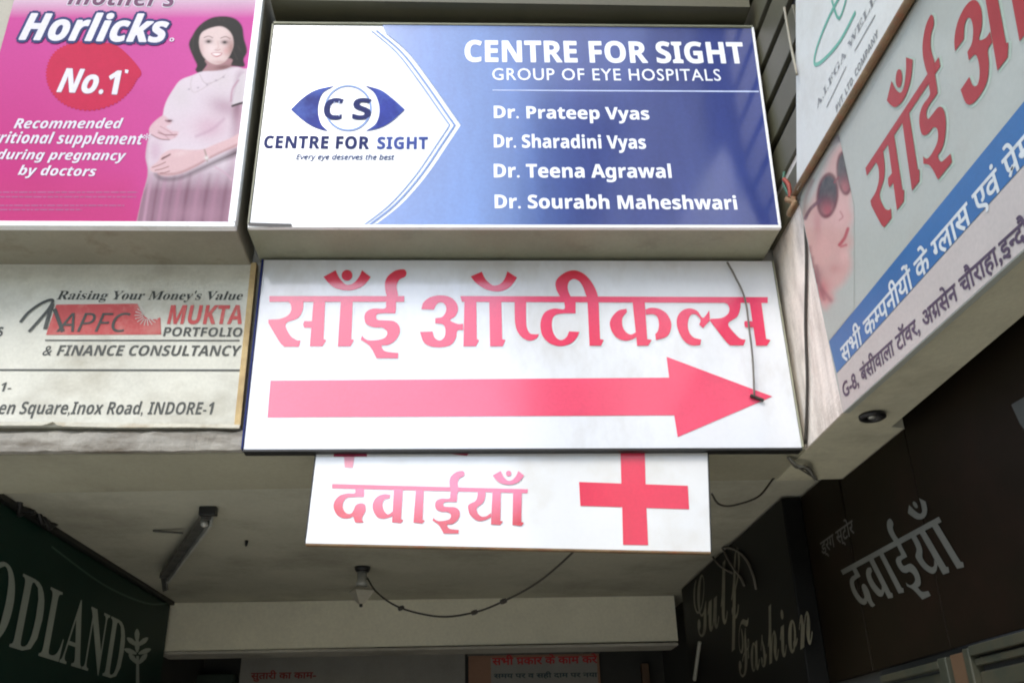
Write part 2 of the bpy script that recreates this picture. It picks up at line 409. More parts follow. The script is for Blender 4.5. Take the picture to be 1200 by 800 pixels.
HL2 = [(480+365/6.155, 300+290/6.155, 1), (770+797/6.153, 300+298/6.153, 1), (770+797/6.153, 300+340/6.153, 1), (480+378/6.155, 300+332/6.155, 1)]
TA = g3([(130,334,1),(130,385),(60,380),(0,400),(-30,440),(-42,500),(-30,570),(10,620),(60,645),(120,650),(180,630),(220,590),(240,548,1),(165,545,1),(145,587),(110,608),(75,592),(50,550),(41,500),(47,450),(72,425),(120,416),(212,415,1),(212,334,1)])
IIM = g3([(125,334,1),(100,295),(72,240),(68,190),(95,150),(150,115),(210,106),(270,130),(320,180),(355,240),(372,290),(378,334),(388,600,1),(415,607,1),(395,648,1),(312,648,1),(297,334),(285,280),(265,225),(235,182),(195,168),(162,192),(155,235),(172,285),(207,334,1)])
KA1 = g3([(578,382,1),(520,395),(475,440),(458,490),(475,550),(515,595),(570,612),(620,602),(650,585,1),(646,552,1),(610,568),(575,550),(551,510),(549,450),(582,405,1)])
KA_ST = g3([(622,334,1),(655,648,1),(735,648,1),(761,607,1),(728,600,1),(710,334,1)])
KA2 = g3([(715,387,1),(760,375),(820,385),(870,420),(900,480),(895,540),(865,585),(790,607,1),(785,565,1),(805,540),(812,490),(800,440),(770,422),(719,425,1)])
LA = g4([(300,600),(317,604,1),(310,643,1),(250,646),(200,620),(160,560),(140,490),(150,430),(190,390),(240,380),(290,400),(325,447),(350,430),(375,393,1),(380,465,1),(330,522,1),(302,497,1),(312,462),(280,425),(245,425),(225,460),(220,510),(235,560),(265,590)])
SA2 = g4([(600,336,1),(598,380),(575,440),(510,490),(560,562),(600,597),(637,605,1),(622,646,1),(525,646,1),(490,612),(380,470,1),(385,455,1),(460,450),(505,425),(520,390),(510,355),(480,336,1)])
SA2_ST = g4([(665,336,1),(712,648,1),(790,648,1),(817,607,1),(785,600,1),(750,336,1)])
SA2_BAR = g4([(635,472),(700,474,1),(706,515,1),(640,517),(628,495)])
WORD1 = [HL1, SA, SA_ST, SA_BAR, AA, II, BINDU, BDOT]
WORD2 = [HL2, A3, A_ST, AA2, CANDRA, PA, TA, IIM, KA1, KA_ST, KA2, LA, SA2, SA2_ST, SA2_BAR]
HL3 = [(389.3,566.8,1),(618.6,573,1),(618,577.6,1),(389,571.9,1)]
DA = g5([(310,275,1),(308,322),(230,325),(150,350),(102,410),(95,475),(130,542),(190,575),(260,572),(290,560),(308,610),(340,620),(397,616,1),(380,575),(415,500),(410,440),(370,423),(320,440),(295,490),(270,525),(225,525),(190,480),(190,420),(225,372),(290,362),(400,360,1),(400,278,1)])
VA = g5([(665,340,1),(600,332),(530,360),(490,420),(490,490),(530,560),(590,580),(650,567),(690,548,1),(688,505,1),(640,535),(602,500),(585,440),(602,390),(655,372,1)])
VA_ST = g5([(700,282,1),(680,615,1),(770,625,1),(797,592,1),(772,585,1),(790,285,1)])
AA3 = g5([(920,290,1),(895,617,1),(985,627,1),(1012,597,1),(988,590,1),(1000,292,1)])
def remap(pts, a, b):
    (x0,x1,y0,y1), (X0,X1,Y0,Y1) = a, b
    return [(X0+(p[0]-x0)/(x1-x0)*(X1-X0), Y0+(p[1]-y0)/(y1-y0)*(Y1-Y0))+tuple(p[2:]) for p in pts]
f1 = lambda x, y: (300+x/6.155, 300+y/6.155)
bb = lambda x0,x1,y0,y1,fn: (fn(x0,y0)[0], fn(x1,y1)[0], fn(x0,y0)[1], fn(x1,y1)[1])
f6 = lambda x, y: (500+x/8.571, 540+y/8.571)
II3 = remap(II, bb(755,1086,98,738,f1), bb(58,380,100,728,f6))
YA = g6([(510,305,1),(510,350),(490,400),(425,435),(415,470),(430,530),(475,580),(530,602),(590,592),(648,560,1),(645,520,1),(600,553),(550,556),(512,520),(505,470),(565,420),(588,360),(590,307,1)])
YA_ST = g6([(660,308,1),(645,636,1),(737,642,1),(767,606,1),(740,600,1),(745,310,1)])
AA4 = g6([(868,312,1),(860,642,1),(952,652,1),(977,620,1),(950,612,1),(955,314,1)])
BINDU3 = remap(BINDU, bb(487,828,105,250,f1), bb(662,978,100,238,f6))
BDOT3 = remap(BDOT, bb(618,696,103,181,f1), bb(795,850,98,152,f6))
WORD3 = [HL3, DA, VA, VA_ST, AA3, II3, YA, YA_ST, AA4, BINDU3, BDOT3]

# ================================================================== THE ARCADE BUILDING
bld = thing('shopping_arcade', 'weathered plaster shopping arcade with a low passage ceiling behind the signboards', 'building', (0, 4.05, 0))
FY = 4.05
# front fascia beam (its back edge runs slightly askew, as in the photo)
def prism_z(name, foot, z0, z1, m, root, label=None):
    n = len(foot); V = [(p[0], p[1], z0) for p in foot]+[(p[0], p[1], z1) for p in foot]
    Fc = [tuple(range(n))[::-1], tuple(range(n, 2*n))]+[(i, (i+1) % n, n+(i+1) % n, n+i) for i in range(n)]
    return mesh_obj(name, V, Fc, m, root, label=label)
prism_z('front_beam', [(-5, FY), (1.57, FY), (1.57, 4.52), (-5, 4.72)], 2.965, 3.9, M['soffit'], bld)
box('upper_wall', (-5, FY+.003, 3.9), (1.57, 4.4, 7.5), M['plaster'], bld)
# weathered drip ledge under the old board
led = []
rr = np.random.default_rng(3)
xs = np.linspace(-3.2, -1.0, 45)
V = []; Fc = []
for i, x in enumerate(xs):
    j = rr.normal(0, .0022, 4)
    V += [(x, FY-.035+j[0], 2.972+j[1]), (x, FY-.035+j[2], 3.055+j[3]*2), (x, FY, 3.085), (x, FY, 2.972)]
for i in range(len(xs)-1):
    b = i*4
    for k in range(4): Fc.append((b+k, b+(k+1) % 4, b+4+(k+1) % 4, b+4+k))
mesh_obj('drip_ledge', V, Fc, M['ledge'], bld)
# passage
box('passage_ceiling', (-2.9, 4.45, 3.05), (2.4, 10.2, 3.3), M['ceiling'], bld)
hexa('inner_beam', [(-2.9,8.18,2.655),(1.80,8.2,2.67),(1.80,8.5,2.67),(-2.9,8.5,2.655),(-2.9,8.18,3.047),(1.80,8.2,3.047),(1.80,8.5,3.047),(-2.9,8.5,3.047)], M['beam'], bld)
box('beam_lip', (-2.6, 8.17, 2.63), (1.79, 8.49, 2.652), M['plaster'], bld)
box('passage_wall', (-2.75, 4.75, 0.003), (-2.53, 10.2, 3.047), M['dark_wall'], bld)
box('passage_wall', (1.94, 4.54, 0.003), (2.4, 10.2, 3.047), M['dark_wall'], bld)
box('back_wall', (-2.9, 9.6, 0.003), (2.4, 9.8, 3.047), M['dark_wall'], bld)
box('roof_mass', (-5, 4.8, 3.32), (6, 11, 7.5), M['plaster'], bld)
# right wing over the shop fronts: L-shaped underside with a small step
prism_z('side_beam', [(1.57, -3), (1.84, -3), (1.84, 3.74), (1.925, 3.76), (1.925, 4.50), (1.57, 4.52)], 2.96, 4.35, M['soffit_lit'], bld)
box('wing_wall', (1.575, -3, 4.35), (2.0, 4.5, 7.5), M['plaster'], bld)
box('wing_mass', (2.0, -3, 3.1), (6, 4.55, 7.5), M['plaster'], bld)
# plaster strip between the front boards and the side sign, rougher and browner
mesh_obj('pier_face', [(1.562,4.045,2.962),(1.562,3.30,2.962),(1.562,3.30,4.4),(1.562,4.045,4.4),(1.572,4.045,2.962),(1.572,3.30,2.962),(1.572,3.30,4.4),(1.572,4.045,4.4)],
         [(0,1,2,3),(0,1,5,4),(3,2,6,7),(1,2,6,5)], M['sidewall'], bld)
# olive cladding panels beside the blue sign, with dark open joints
box('cladding_backing', (1.572, 2.6, 4.36), (1.5745, 4.045, 6.2), M['dark_gap'], bld)
zz = 4.02
k = 0
pn = None
while zz < 6.0:
    hgt = .235
    for (ya, yb) in ((3.25, 4.03),):
        box('cladding_panel', (1.545, ya, zz), (1.5715, yb, zz+hgt-.055), M['clad'], bld, bev=.004)
    zz += hgt
# slab over the blue sign
prism_z('overhead_slab', [(-1.0, 3.635), (1.50, 3.635), (1.50, 4.045), (-1.0, 4.045)], 5.27, 5.45, M['clad'], bld)
box('slab_rib', (-1.0, 3.80, 5.235), (1.50, 3.83, 5.268), M['casing2'], bld)

# ================================================================== PINK POSTER LIGHTBOX
PY = 3.67
P = Plane(1, PY)
root = thing('pink_poster_lightbox', 'pink advertising lightbox with a smiling pregnant woman and a round red badge', 'signboard', (-1.7, 3.86, 3.92))
PX1 = -1.046; PZ0 = 3.918; PXL = -2.55; PZT = 5.75
box('casing', (PXL, PY+.02, PZ0), (PX1-.002, 4.04, PZT), M['casing2'], root, bev=.006)
# frame: white trim around the face
FR = .042
tl = P.uv(301, 0); bl = P.uv(268.5, 262)
def rimbox(name, x0, z0, x1, z1, m, rt, y0, y1, bev=.004): return box(name, (x0, y0, z0), (x1, y1, z1), m, rt, bev)
rimbox('trim_strip', PXL, PZ0-.004, PX1, PZ0+.022, M['frame_white'], root, PY-.012, PY+.03)
rimbox('trim_strip', PX1-.034, PZ0+.023, PX1+.002, PZT, M['frame_white'], root, PY-.012, PY+.03)
# --- the printed poster, painted into the vertices of a fine sheet
def to_px(plane, U, Vv):
    if plane.ax == 1: p = np.stack([U, np.full_like(U, plane.val), Vv], -1)
    else: p = np.stack([np.full_like(U, plane.val), -U, Vv], -1)
    d = p-EYE; w = d@FWD
    return 600+F_PX*(d@RT2)/w, 400-F_PX*(d@UP2)/w
class Paint:
    def __init__(s, X, Y, base): s.X, s.Y = X, Y; s.C = np.array(base, float)
    def sdf(s, poly):
        X, Y = s.X, s.Y; n = len(poly); d = np.full(X.shape, 1e9); ins = np.zeros(X.shape, bool)
        for i in range(n):
            x1, y1 = poly[i]; x2, y2 = poly[(i+1) % n]
            dx, dy = x2-x1, y2-y1; L = dx*dx+dy*dy+1e-9
            t = np.clip(((X-x1)*dx+(Y-y1)*dy)/L, 0, 1)
            d = np.minimum(d, np.hypot(X-x1-t*dx, Y-y1-t*dy))
            c = ((y1 > Y) != (y2 > Y)) & (X < (x2-x1)*(Y-y1)/(y2-y1+1e-12)+x1); ins ^= c
        return np.where(ins, d, -d)
    def win(s, x0, x1, y0, y1):
        r_ = np.where((s.Y.max(1) >= y0) & (s.Y.min(1) <= y1))[0]; c_ = np.where((s.X.max(0) >= x0) & (s.X.min(0) <= x1))[0]
        if len(r_) == 0 or len(c_) == 0: return None
        return slice(r_[0], r_[-1]+1), slice(c_[0], c_[-1]+1)
    def over(s, m, col, a=1.0):
        m = (np.clip(m, 0, 1)*a)[..., None]; s.C = s.C*(1-m)+np.array(col)*m
    def poly(s, pts, col, soft=.8, a=1.0, n=4, clip=None):
        q = catmull(pts, True, n) if n else np.array([p_[:2] for p_ in pts])
        m = np.zeros(s.X.shape); w = s.win(q[:,0].min()-soft, q[:,0].max()+soft, q[:,1].min()-soft, q[:,1].max()+soft)
        if w is not None:
            k = Paint(s.X[w], s.Y[w], 0); m[w] = np.clip(k.sdf(q)/soft*.5+.5, 0, 1)
        if clip is not None: m = m*clip
        s.over(m, col, a); return m
    def stroke(s, pts, col, w, soft=.6, a=1.0, clip=None):
        q = catmull(pts, False, 5); W = w/2+soft; wn_ = s.win(q[:,0].min()-W, q[:,0].max()+W, q[:,1].min()-W, q[:,1].max()+W)
        if wn_ is None: return
        SX, SY_ = s.X[wn_], s.Y[wn_]; d = np.full(SX.shape, 1e9)
        for i in range(len(q)-1):
            x1, y1 = q[i]; dx, dy = q[i+1]-q[i]; L = dx*dx+dy*dy+1e-9
            t = np.clip(((SX-x1)*dx+(SY_-y1)*dy)/L, 0, 1); d = np.minimum(d, np.hypot(SX-x1-t*dx, SY_-y1-t*dy))
        m = np.zeros(s.X.shape); m[wn_] = np.clip((w/2-d)/soft+.5, 0, 1)
        if clip is not None: m = m*clip
        s.over(m, col, a)
    def blob(s, cx, cy, rx, ry, col, a=1.0, ang=0.0, p=1.0, clip=None):
        c, n_ = math.cos(ang), math.sin(ang); x = (s.X-cx)*c+(s.Y-cy)*n_; y = -(s.X-cx)*n_+(s.Y-cy)*c
        m = np.exp(-((x/rx)**2+(y/ry)**2)**p)
        if clip is not None: m = m*clip
        s.over(m, col, a)
def grid_print(name, plane, u0, u1, v0, v1, nu, nv, painter, mat_, rt, h=.001, keep=None):
    U, Vv = np.meshgrid(np.linspace(u0, u1, nu), np.linspace(v0, v1, nv)); X, Y = to_px(plane, U, Vv)
    C = painter(X, Y, U, Vv)
    if plane.ax == 1: V3 = np.stack([U, np.full_like(U, plane.val-h), Vv], -1)
    else: V3 = np.stack([np.full_like(U, plane.val-h), -U, Vv], -1)
    off = np.array(rt.location); V3 = (V3-off).reshape(-1, 3)
    i = np.arange((nu-1)*(nv-1)); r, c = i//(nu-1), i % (nu-1); a = r*nu+c
    Fq = np.stack([a, a+1, a+nu+1, a+nu], 1)
    if keep is not None:
        K = keep(X, Y, U, Vv).ravel(); Fq = Fq[K[Fq].any(1)]
    me = bpy.data.meshes.new(name); me.vertices.add(len(V3)); me.vertices.foreach_set('co', V3.ravel())
    me.loops.add(Fq.size); me.loops.foreach_set('vertex_index', Fq.ravel()); me.polygons.add(len(Fq))
    me.polygons.foreach_set('loop_start', np.arange(len(Fq))*4); me.update(calc_edges=True); me.validate()
    ca = me.color_attributes.new('Col', 'FLOAT_COLOR', 'POINT'); arr = np.ones((nu*nv, 4)); arr[:, :3] = C.reshape(-1, 3)
    if len(me.vertices) == nu*nv: ca.data.foreach_set('color', arr.ravel())
    me.materials.append(mat_); o = bpy.data.objects.new(name, me); COL.objects.link(o); o.parent = rt
    return o
def L(r, g, b): return np.array(srgb(r, g, b)[:3])
qA = lambda pts: G(150, 0, 5.717, pts)
qB = lambda pts: G(150, 120, 4.211, pts)
def paint_pink(X, Y, U, Vv):
    t = np.clip((Y-10)/250, 0, 1)[..., None]; s = np.clip((X-40)/200, 0, 1)[..., None]
    base = L(198, 54, 148)*(1-t)+L(196, 28, 116)*t
    base = base*(1-s*.5)+L(214, 92, 174)*s*.5
    top = np.clip(1-(Y+4)/26, 0, 1)[..., None]
    base = base*(1-top)+L(214, 200, 212)*top
    p = Paint(X, Y, base)
    left = np.clip((7-X)/5, 0, 1)*np.clip((40-Y)/30, 0, 1); p.over(left, L(225, 220, 230))
    p.poly([(-200,212,1),(150,214,1),(165,262,1),(160,300,1),(-200,300,1)], L(196, 50, 122), 14, .7, n=0)
    # hair behind
    dark = L(13, 11, 11)
    hair = qA([(470,492),(452,470),(462,440),(440,390),(408,305),(430,245),(480,172),(560,122),(650,112),(722,130),(765,180),(778,260),(798,345),(775,400),(780,448),(700,446),(620,430),(540,435),(520,455),(498,486)])
    hm = p.poly(hair, dark, .9)
    for k, (x0, y0, x1, y1) in enumerate([(232,26,226,60),(240,24,232,50),(262,24,278,70),(270,30,282,60),(256,22,274,50)]):
        p.stroke([(x0,y0),((x0+x1)/2-2,(y0+y1)/2),(x1,y1)], L(56,48,44), 1.6, 1.6, .5, clip=hm)
    # neck
    p.poly(qA([(525,400),(690,395),(690,440),(720,470),(650,500),(540,500),(500,480),(530,440)]), L(168,128,130), .9)
    # dress / body
    body = qA([(498,482),(430,508),(352,540),(305,600),(262,672),(242,728)])+qB([(176,45),(172,66),(160,110),(112,140),(100,185),(92,225),(88,275),(98,325),(96,372),(78,440),(62,505),(42,600)])+[(158,270,1),(300,270,1),(300,72,1)]+qA([(795,462),(740,452),(690,452),(640,470),(580,478)])
    bm_ = p.poly(body, L(224,214,220), .9)
    clip = bm_
    p.blob(262,95,16,16, L(214,206,206), .6, clip=clip)
    p.blob(212,112,14,16, L(212,206,206), .6, clip=clip)
    mauve = L(152,96,120); dmauve = L(104,62,82); ddm = L(62,36,48)
    p.blob(264,126,22,12, mauve, .5, .3, clip=clip)            # under the bust
    p.blob(279,118,5,26, dmauve, .75, .12, clip=clip)
    p.blob(245,150,24,16, L(206,170,184), .7, clip=clip)
    p.blob(284,152,7,22, L(196,150,168), .6, clip=clip)
    p.blob(200,152,22,14, L(222,206,212), .8, clip=clip)
    p.stroke([(283,90),(281,120),(276,160),(272,200)], L(150,104,126), 9, 12, .45, clip=clip)
    for q_ in ([(262,140),(248,152),(230,160)], [(272,165),(256,176),(238,178)]): p.stroke(q_, L(176,138,156), 2.5, 4, .45, clip=clip)
    p.stroke([(173,160),(171,180),(172,205)], L(160,112,136), 3, 5, .6, clip=clip)
    p.blob(182,178,9,16, L(200,164,182), .6, clip=clip)
    # skirt
    sk = np.clip((Y-190)/34, 0, 1)*clip
    p.over(sk, L(138,94,116), .88)
    for (x0, w, c, a) in [(172,3.2,L(200,160,180),.7),(181,3,dmauve,.5),(189,3.5,L(186,140,164),.6),(199,3,dmauve,.35),(207,4,L(178,132,154),.55),(217,4,dmauve,.6),(229,5,L(180,138,158),.5),(240,4,dmauve,.5),(250,5,L(176,134,154),.5),(262,4,dmauve,.4),(270,3,L(190,150,168),.4)]:
        p.stroke([(x0+6,205),(x0+1,232),(x0-4,266)], c, w, w, a, clip=sk)
    p.stroke(qB([(430,320),(480,350),(515,385)]), L(206,170,186), 2, 2, .6, clip=clip)
    p.blob(225,250,40,10, L(190,150,168), .35, clip=sk)
    # lower arm shadow then arm
    p.poly(qB([(135,355),(180,375),(260,368),(330,335),(400,300),(520,240),(560,210),(560,250),(440,300),(340,345),(250,378),(170,382)]), ddm, 3.5, .9, clip=clip)
    arm = qB([(565,150),(500,180),(420,212),(370,232),(300,236),(240,232),(200,238),(165,262),(150,290),(118,315),(108,332),(125,345),(145,348),(160,360),(200,364),(260,352),(330,322),(400,280),(470,245),(565,205)])
    p.poly(arm, L(222,190,190), .9)
    p.stroke(qB([(150,354),(240,352),(330,316),(410,272),(560,200)]), L(160,112,114), 2.2, 3, .7)
    for q in ([(205,262),(175,272),(165,282)], [(185,296),(150,312),(120,322)], [(200,318),(165,330),(135,336)], [(205,340),(180,348),(160,350)]):
        p.stroke(qB(q), L(126,78,80), 1.1, 1, .75)
    p.stroke(qB([(208,258),(170,280)]), L(96,52,58), 2.0, 1.2, .8)
    p.blob(212,180,10,3, L(232,208,208), .6, -.2)
    # bracelet
    p.stroke(qB([(378,235),(388,268),(392,292)]), L(150,140,130), 1.8, 1.2, .8); p.blob(*qB([(388,275)])[0], 2.4, 2.2, L(232,232,226))
    # upper hand
    hand = qB([(178,66),(140,88),(112,118),(105,145),(125,165),(155,182),(190,186),(225,180),(246,162),(248,145),(215,140),(190,120),(215,105),(205,92)])
    p.poly(hand, L(220,188,192), .9)
    for q in ([(115,160),(160,182),(205,186)], [(150,150),(190,162),(240,160)], [(185,90),(200,96),(215,92)]):
        p.stroke(qB(q), L(120,72,80), 1.2, 1.1, .8)
    p.blob(*qB([(205,92)])[0], 3.4, 1.6, L(90,30,50), .95)
    for q in ([(160,120),(205,146),(232,170)], [(150,140),(180,162),(200,180)]): p.stroke(qB(q), L(160,112,120), .9, 1, .6)
    # sleeve of the raised shoulder
    p.poly(qA([(745,520),(790,505),(800,690),(760,690),(700,705),(715,620)]), L(216,210,212), 1.5, .9)
    p.stroke(qA([(740,540),(700,600),(690,680)]), L(178,128,148), 2, 2, .7)
    p.stroke(qA([(700,712),(735,700),(772,690)]), L(52,38,42), 2.6, 1, .95)
    # necklace / neckline
    p.stroke(qA([(480,500),(520,560),(600,540),(650,505)]), L(184,170,170), 1.0, 1.2, .7)
    p.stroke(qA([(430,520),(420,580),(450,620),(560,560)]), L(196,182,182), 1.2, 1.6, .6)
    for (x, y) in [(410,600),(470,590),(530,570),(590,540),(640,520)]: p.blob(*qA([(x,y)])[0], 1.3, 1, L(150,140,150), .7)
    # neck shadow
    p.blob(*qA([(640,452)])[0], 10, 2.6, L(112,72,72), .8, -.1)
    # face
    fm = p.poly(qA([(478,270),(492,225),(540,195),(610,178),(660,195),(698,240),(706,300),(692,350),(668,395),(632,425),(590,434),(545,418),(505,380),(482,325)]), L(226,206,200), .9)
    p.blob(*qA([(695,330)])[0], 7, 13, L(158,116,110), .85, clip=fm); p.blob(*qA([(560,330)])[0], 5, 6, L(238,222,218), .7, clip=fm); p.blob(*qA([(655,345)])[0], 3.5, 4, L(216,160,154), .5, clip=fm)
    p.blob(*qA([(490,330)])[0], 3, 10, L(196,160,156), .5, clip=fm)
    p.blob(*qA([(620,420)])[0], 10, 2.5, L(186,146,140), .6, clip=fm)
    for (x, y, w) in [(540,280,4.2),(648,285,4.2)]:
        p.blob(*qA([(x,y)])[0], w, 2.3, L(70,50,54), .9); p.blob(*qA([(x,y+2)])[0], 1.7, 1.3, L(24,18,20), .95)
    p.stroke(qA([(510,255),(540,245),(568,256)]), L(84,58,56), 1.1, 1, .7); p.stroke(qA([(622,258),(655,248),(684,262)]), L(84,58,56), 1.1, 1, .7)
    p.stroke(qA([(600,280),(606,320),(596,332)]), L(206,172,164), 1.3, 1.5, .6); p.stroke(qA([(582,336),(600,340),(618,334)]), L(176,128,122), 1.0, 1, .7)
    p.poly(qA([(558,360),(590,355),(630,358),(618,376),(592,384),(570,374)]), L(176,80,86), .7)
    p.poly(qA([(564,361),(592,358),(624,361),(612,372),(590,377),(572,370)]), L(246,238,234), .6)
    # fringe over forehead
    p.poly(qA([(470,260),(500,205),(560,185),(620,176),(665,190),(700,235),(722,300),(740,300),(730,200),(660,150),(560,150),(480,200)]), dark, .9)
    p.stroke(qA([(300,-20),(0,0)]), L(200,200,200), .01, .01, 0)
    return p.C*np.array([.72,.68,.68])
u0, v0 = PXL+.01, PZ0+.024; u1, v1 = PX1-.034, 5.42
# fine sheet only where the photograph shows it
grid_print('poster_print', P, -2.30, u1, v0, v1, 330, 385, paint_pink, M['print'], root, h=.001)
# red starburst badge
cx, cy = 110, 90
pts = []
q = catmull([(118,50),(140,56),(165,83),(160,95),(152,108),(135,122),(108,130),(82,126),(64,113),(55,95),(56,76),(66,60),(84,51),(100,48.5)], True, 10)
per = np.cumsum([0]+[np.hypot(*(q[(i+1) % len(q)]-q[i])) for i in range(len(q))])
for i, p0 in enumerate(q):
    d = (p0-np.array([cx, cy])); d /= np.hypot(*d); z = 1.1*(1 if (i % 2) else -1) if not (115 < p0[0] < 168 and p0[1] < 92) else 0
    pts.append((p0+d*z))
flat('round_badge', P, [pxpoly(P, pts)], M['badge'], root, h=.0022)
navy = M['navy_ink']
text('lettering', 'No.1', P, (67,108), (137,111), 81, M['poster_white'], root, 'sbi', h=.0036, off=.012, halo=mat('deep_red_shadow', (.3,.02,.06,1)), halo_off=.025)
flat('lettering', P, [pxpoly(P, [(147,82),(151,83),(150,87),(146.5,86)])], M['poster_white'], root, h=.0036)
text('lettering', 'Horlicks', P, (23,47), (194,50), 17, M['poster_white'], root, 'sbi', h=.005, off=.02, halo=navy, halo_off=.075)
text('registered_mark', 'o', P, (198.5,49.5), (204,49.5), 44, M['poster_white'], root, 'sb', h=.0042)
text('lettering', "mother's", P, (79,6), (204,8.5), -14, M['mother'], root, 'sbi', h=.003, off=.005, halo=M['poster_white'], halo_off=.03)
for s, a, b, t, w in [('Recommended', (16,151), (143,151), 139.5, 0), ('nutritional supplement*', (-31,168), (174,170), 155, 0),
                   ('during pregnancy', (-4,187), (147,188.5), 176, 0), ('by doctors', (21,205.5), (112,207), 194.5, 0)]:
    text('lettering', s, P, a, b, t, M['poster_white'], root, 'sbi', h=.003, off=.0)
fp = []
rr = np.random.default_rng(11)
for (x0, x1, y) in [(-10,162,225.5),(-10,160,231),(-10,146,241),(-10,96,246)]:
    x = x0
    while x < x1:
        w = rr.uniform(3, 11); fp.append(pxpoly(P, [(x,y-.8),(min(x+w,x1),y-.8),(min(x+w,x1),y+.9),(x,y+.9)])); x += w+1.2
flat('fine_print', P, fp, M['pinkfine'], root, h=.0016, step=0)['kind'] = 'stuff'

# ================================================================== BLUE AND WHITE EYE HOSPITAL SIGN
CY_ = 3.72
C = Plane(1, CY_)
root = thing('eye_hospital_lightbox', 'blue and white eye hospital lightbox with an eye logo and four doctor names', 'signboard', (.27, 3.88, 3.95))
hexa('casing', [(-1.01,3.735,3.947),(1.50,3.735,3.957),(1.50,4.04,3.957),(-1.01,4.04,3.947),(-1.0,3.735,5.19),(1.535,3.735,5.215),(1.535,4.04,5.215),(-1.0,4.04,5.19)], M['casing'], root, bev=.005)
hexa('face_panel', [(-.998,3.721,3.958),(1.488,3.721,3.968),(1.488,3.7345,3.968),(-.998,3.7345,3.958),(-.990,3.721,5.180),(1.523,3.721,5.205),(1.523,3.7345,5.205),(-.990,3.7345,5.180)], M['flex_clean'], root, bev=.002)
def bar(name, p0, p1, wdt, y0, y1, m, rt):
    """strip between two (x,z) points"""
    a, b = np.array(p0), np.array(p1); d = (b-a)/np.hypot(*(b-a)); n = np.array([-d[1], d[0]])*wdt/2
    c = [a-n, b-n, b+n, a+n]
    return hexa(name, [(c[0][0],y0,c[0][1]),(c[1][0],y0,c[1][1]),(c[2][0],y0,c[2][1]),(c[3][0],y0,c[3][1])]+[(c[i][0],y1,c[i][1]) for i in range(4)], m, rt, .002)
bar('trim_strip', (-1.003,3.952), (1.497,3.962), .016, 3.712, 3.736, M['frame_white'], root)
bar('trim_strip', (-.992,5.19), (1.53,5.214), .012, 3.712, 3.736, M['casing'], root)
bar('trim_strip', (1.492,3.971), (1.528,5.207), .012, 3.712, 3.736, M['frame_white'], root)
bar('trim_strip', (-1.003,3.961), (-.994,5.183), .008, 3.712, 3.736, M['casing'], root)
# blue field: right of a pointed curve
fld = [(448,36),(478,62),(505,97),(528,130),(540,147,1),(526,168),(500,206),(470,240),(437,266)]
fl = catmull([(p[0], p[1])+((1,) if i in (0,4,8) else ()) for i, p in enumerate(fld)], False, 6)
poly = [C.uv(*p) for p in fl]+[np.array([1.486,3.972])]+[np.array([1.520,5.201])]
poly[0] = np.array([poly[0][0], 5.188]); poly[len(fl)-1] = np.array([poly[len(fl)-1][0], 3.966])
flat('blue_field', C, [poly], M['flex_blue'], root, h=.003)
def strokepoly(plane, pts, w, n=6, corners=()):
    q = catmull([(p[0], p[1])+((1,) if i in corners else ()) for i, p in enumerate(pts)], False, n)
    q = np.array([plane.uv(*p) for p in q]); d = np.gradient(q, axis=0); d /= np.linalg.norm(d, axis=1, keepdims=True)+1e-9
    nn = np.stack([-d[:,1], d[:,0]], 1)*w/2
    return np.concatenate([q+nn, (q-nn)[::-1]])
for dx, w in ((-7, .008), (-13, .005)):
    c2 = [(x+dx-(1 if i == 4 else 0), y) for i, (x, y, *_) in enumerate(fld)]
    c2 = [c2[0], c2[2], c2[4], c2[6], c2[8]]
    flat('outline_curve', C, [strokepoly(C, [(fld[i][0]+dx, fld[i][1]) for i in range(9)], w, corners=(0,4,8))], M['blue_trim'], root, h=.0028)
# eye logo
Lf = G(280,0,2.5,[(152,322,1),(185,290),(225,265),(282,252,1),(245,275),(232,320),(240,362),(262,386,1),(225,375),(190,355)])
Rt = G(280,0,2.5,[(370,252,1),(415,265),(450,290),(486,322,1),(450,355),(415,375),(370,386,1),(402,362),(412,320),(398,275)])
flat('eye_logo_corner', C, [pxpoly(C, Lf, 5)], M['logo_blue'], root, h=.0025)
flat('eye_logo_corner', C, [pxpoly(C, Rt, 5)], M['logo_blue'], root, h=.0025)
ring = [(408+26.5*math.cos(a), 127+26*math.sin(a)) for a in np.linspace(0, 2*math.pi, 49)]
flat('iris_ring', C, [strokepoly(C, ring, .010, 1)], M['blue_trim'], root, h=.0025)
text('lettering', 'C', C, (379,140), (401,140), 116, M['navy_ink'], root, 'sb', h=.003, off=.012)
text('lettering', 'S', C, (413,140), (434,140), 116, M['navy_ink'], root, 'sb', h=.003, off=.012)
rays = [strokepoly(C, [(396+3*math.cos(a), 128+3*math.sin(a)), (396+9*math.cos(a), 128+9*math.sin(a))], .004, 1) for a in np.linspace(0, 5.6, 9)]
flat('small_star', C, rays, M['pale_ink'], root, h=.0036, step=.00005)
text('lettering', 'CENTRE FOR', C, (309,173.5), (432,174.5), 159.5, M['navy_ink'], root, 'sb', spacing=1.06, off=.022)
text('lettering', 'SIGHT', C, (442,174.5), (501,174.5), 161, mat('slate_blue_ink', (.05,.08,.28,1), .5, spec=.1), root, 'sb', spacing=1.06, off=.018)
text('lettering', 'Every eye deserves the best', C, (347,187), (462,187.5), 181, mat('grey_blue_ink', (.05,.07,.16,1), .5, spec=.1), root, 'si', off=.022)
W_ = M['white_ink']
text('lettering', 'CENTRE FOR SIGHT', C, (545,73), (873,75), 48.5, W_, root, 'sb', h=.0045, off=.012)
text('lettering', 'GROUP OF EYE HOSPITALS', C, (577,94.5), (845,95.5), 81, M['white_ink'], root, '', h=.0045, off=.004, spacing=1.1)
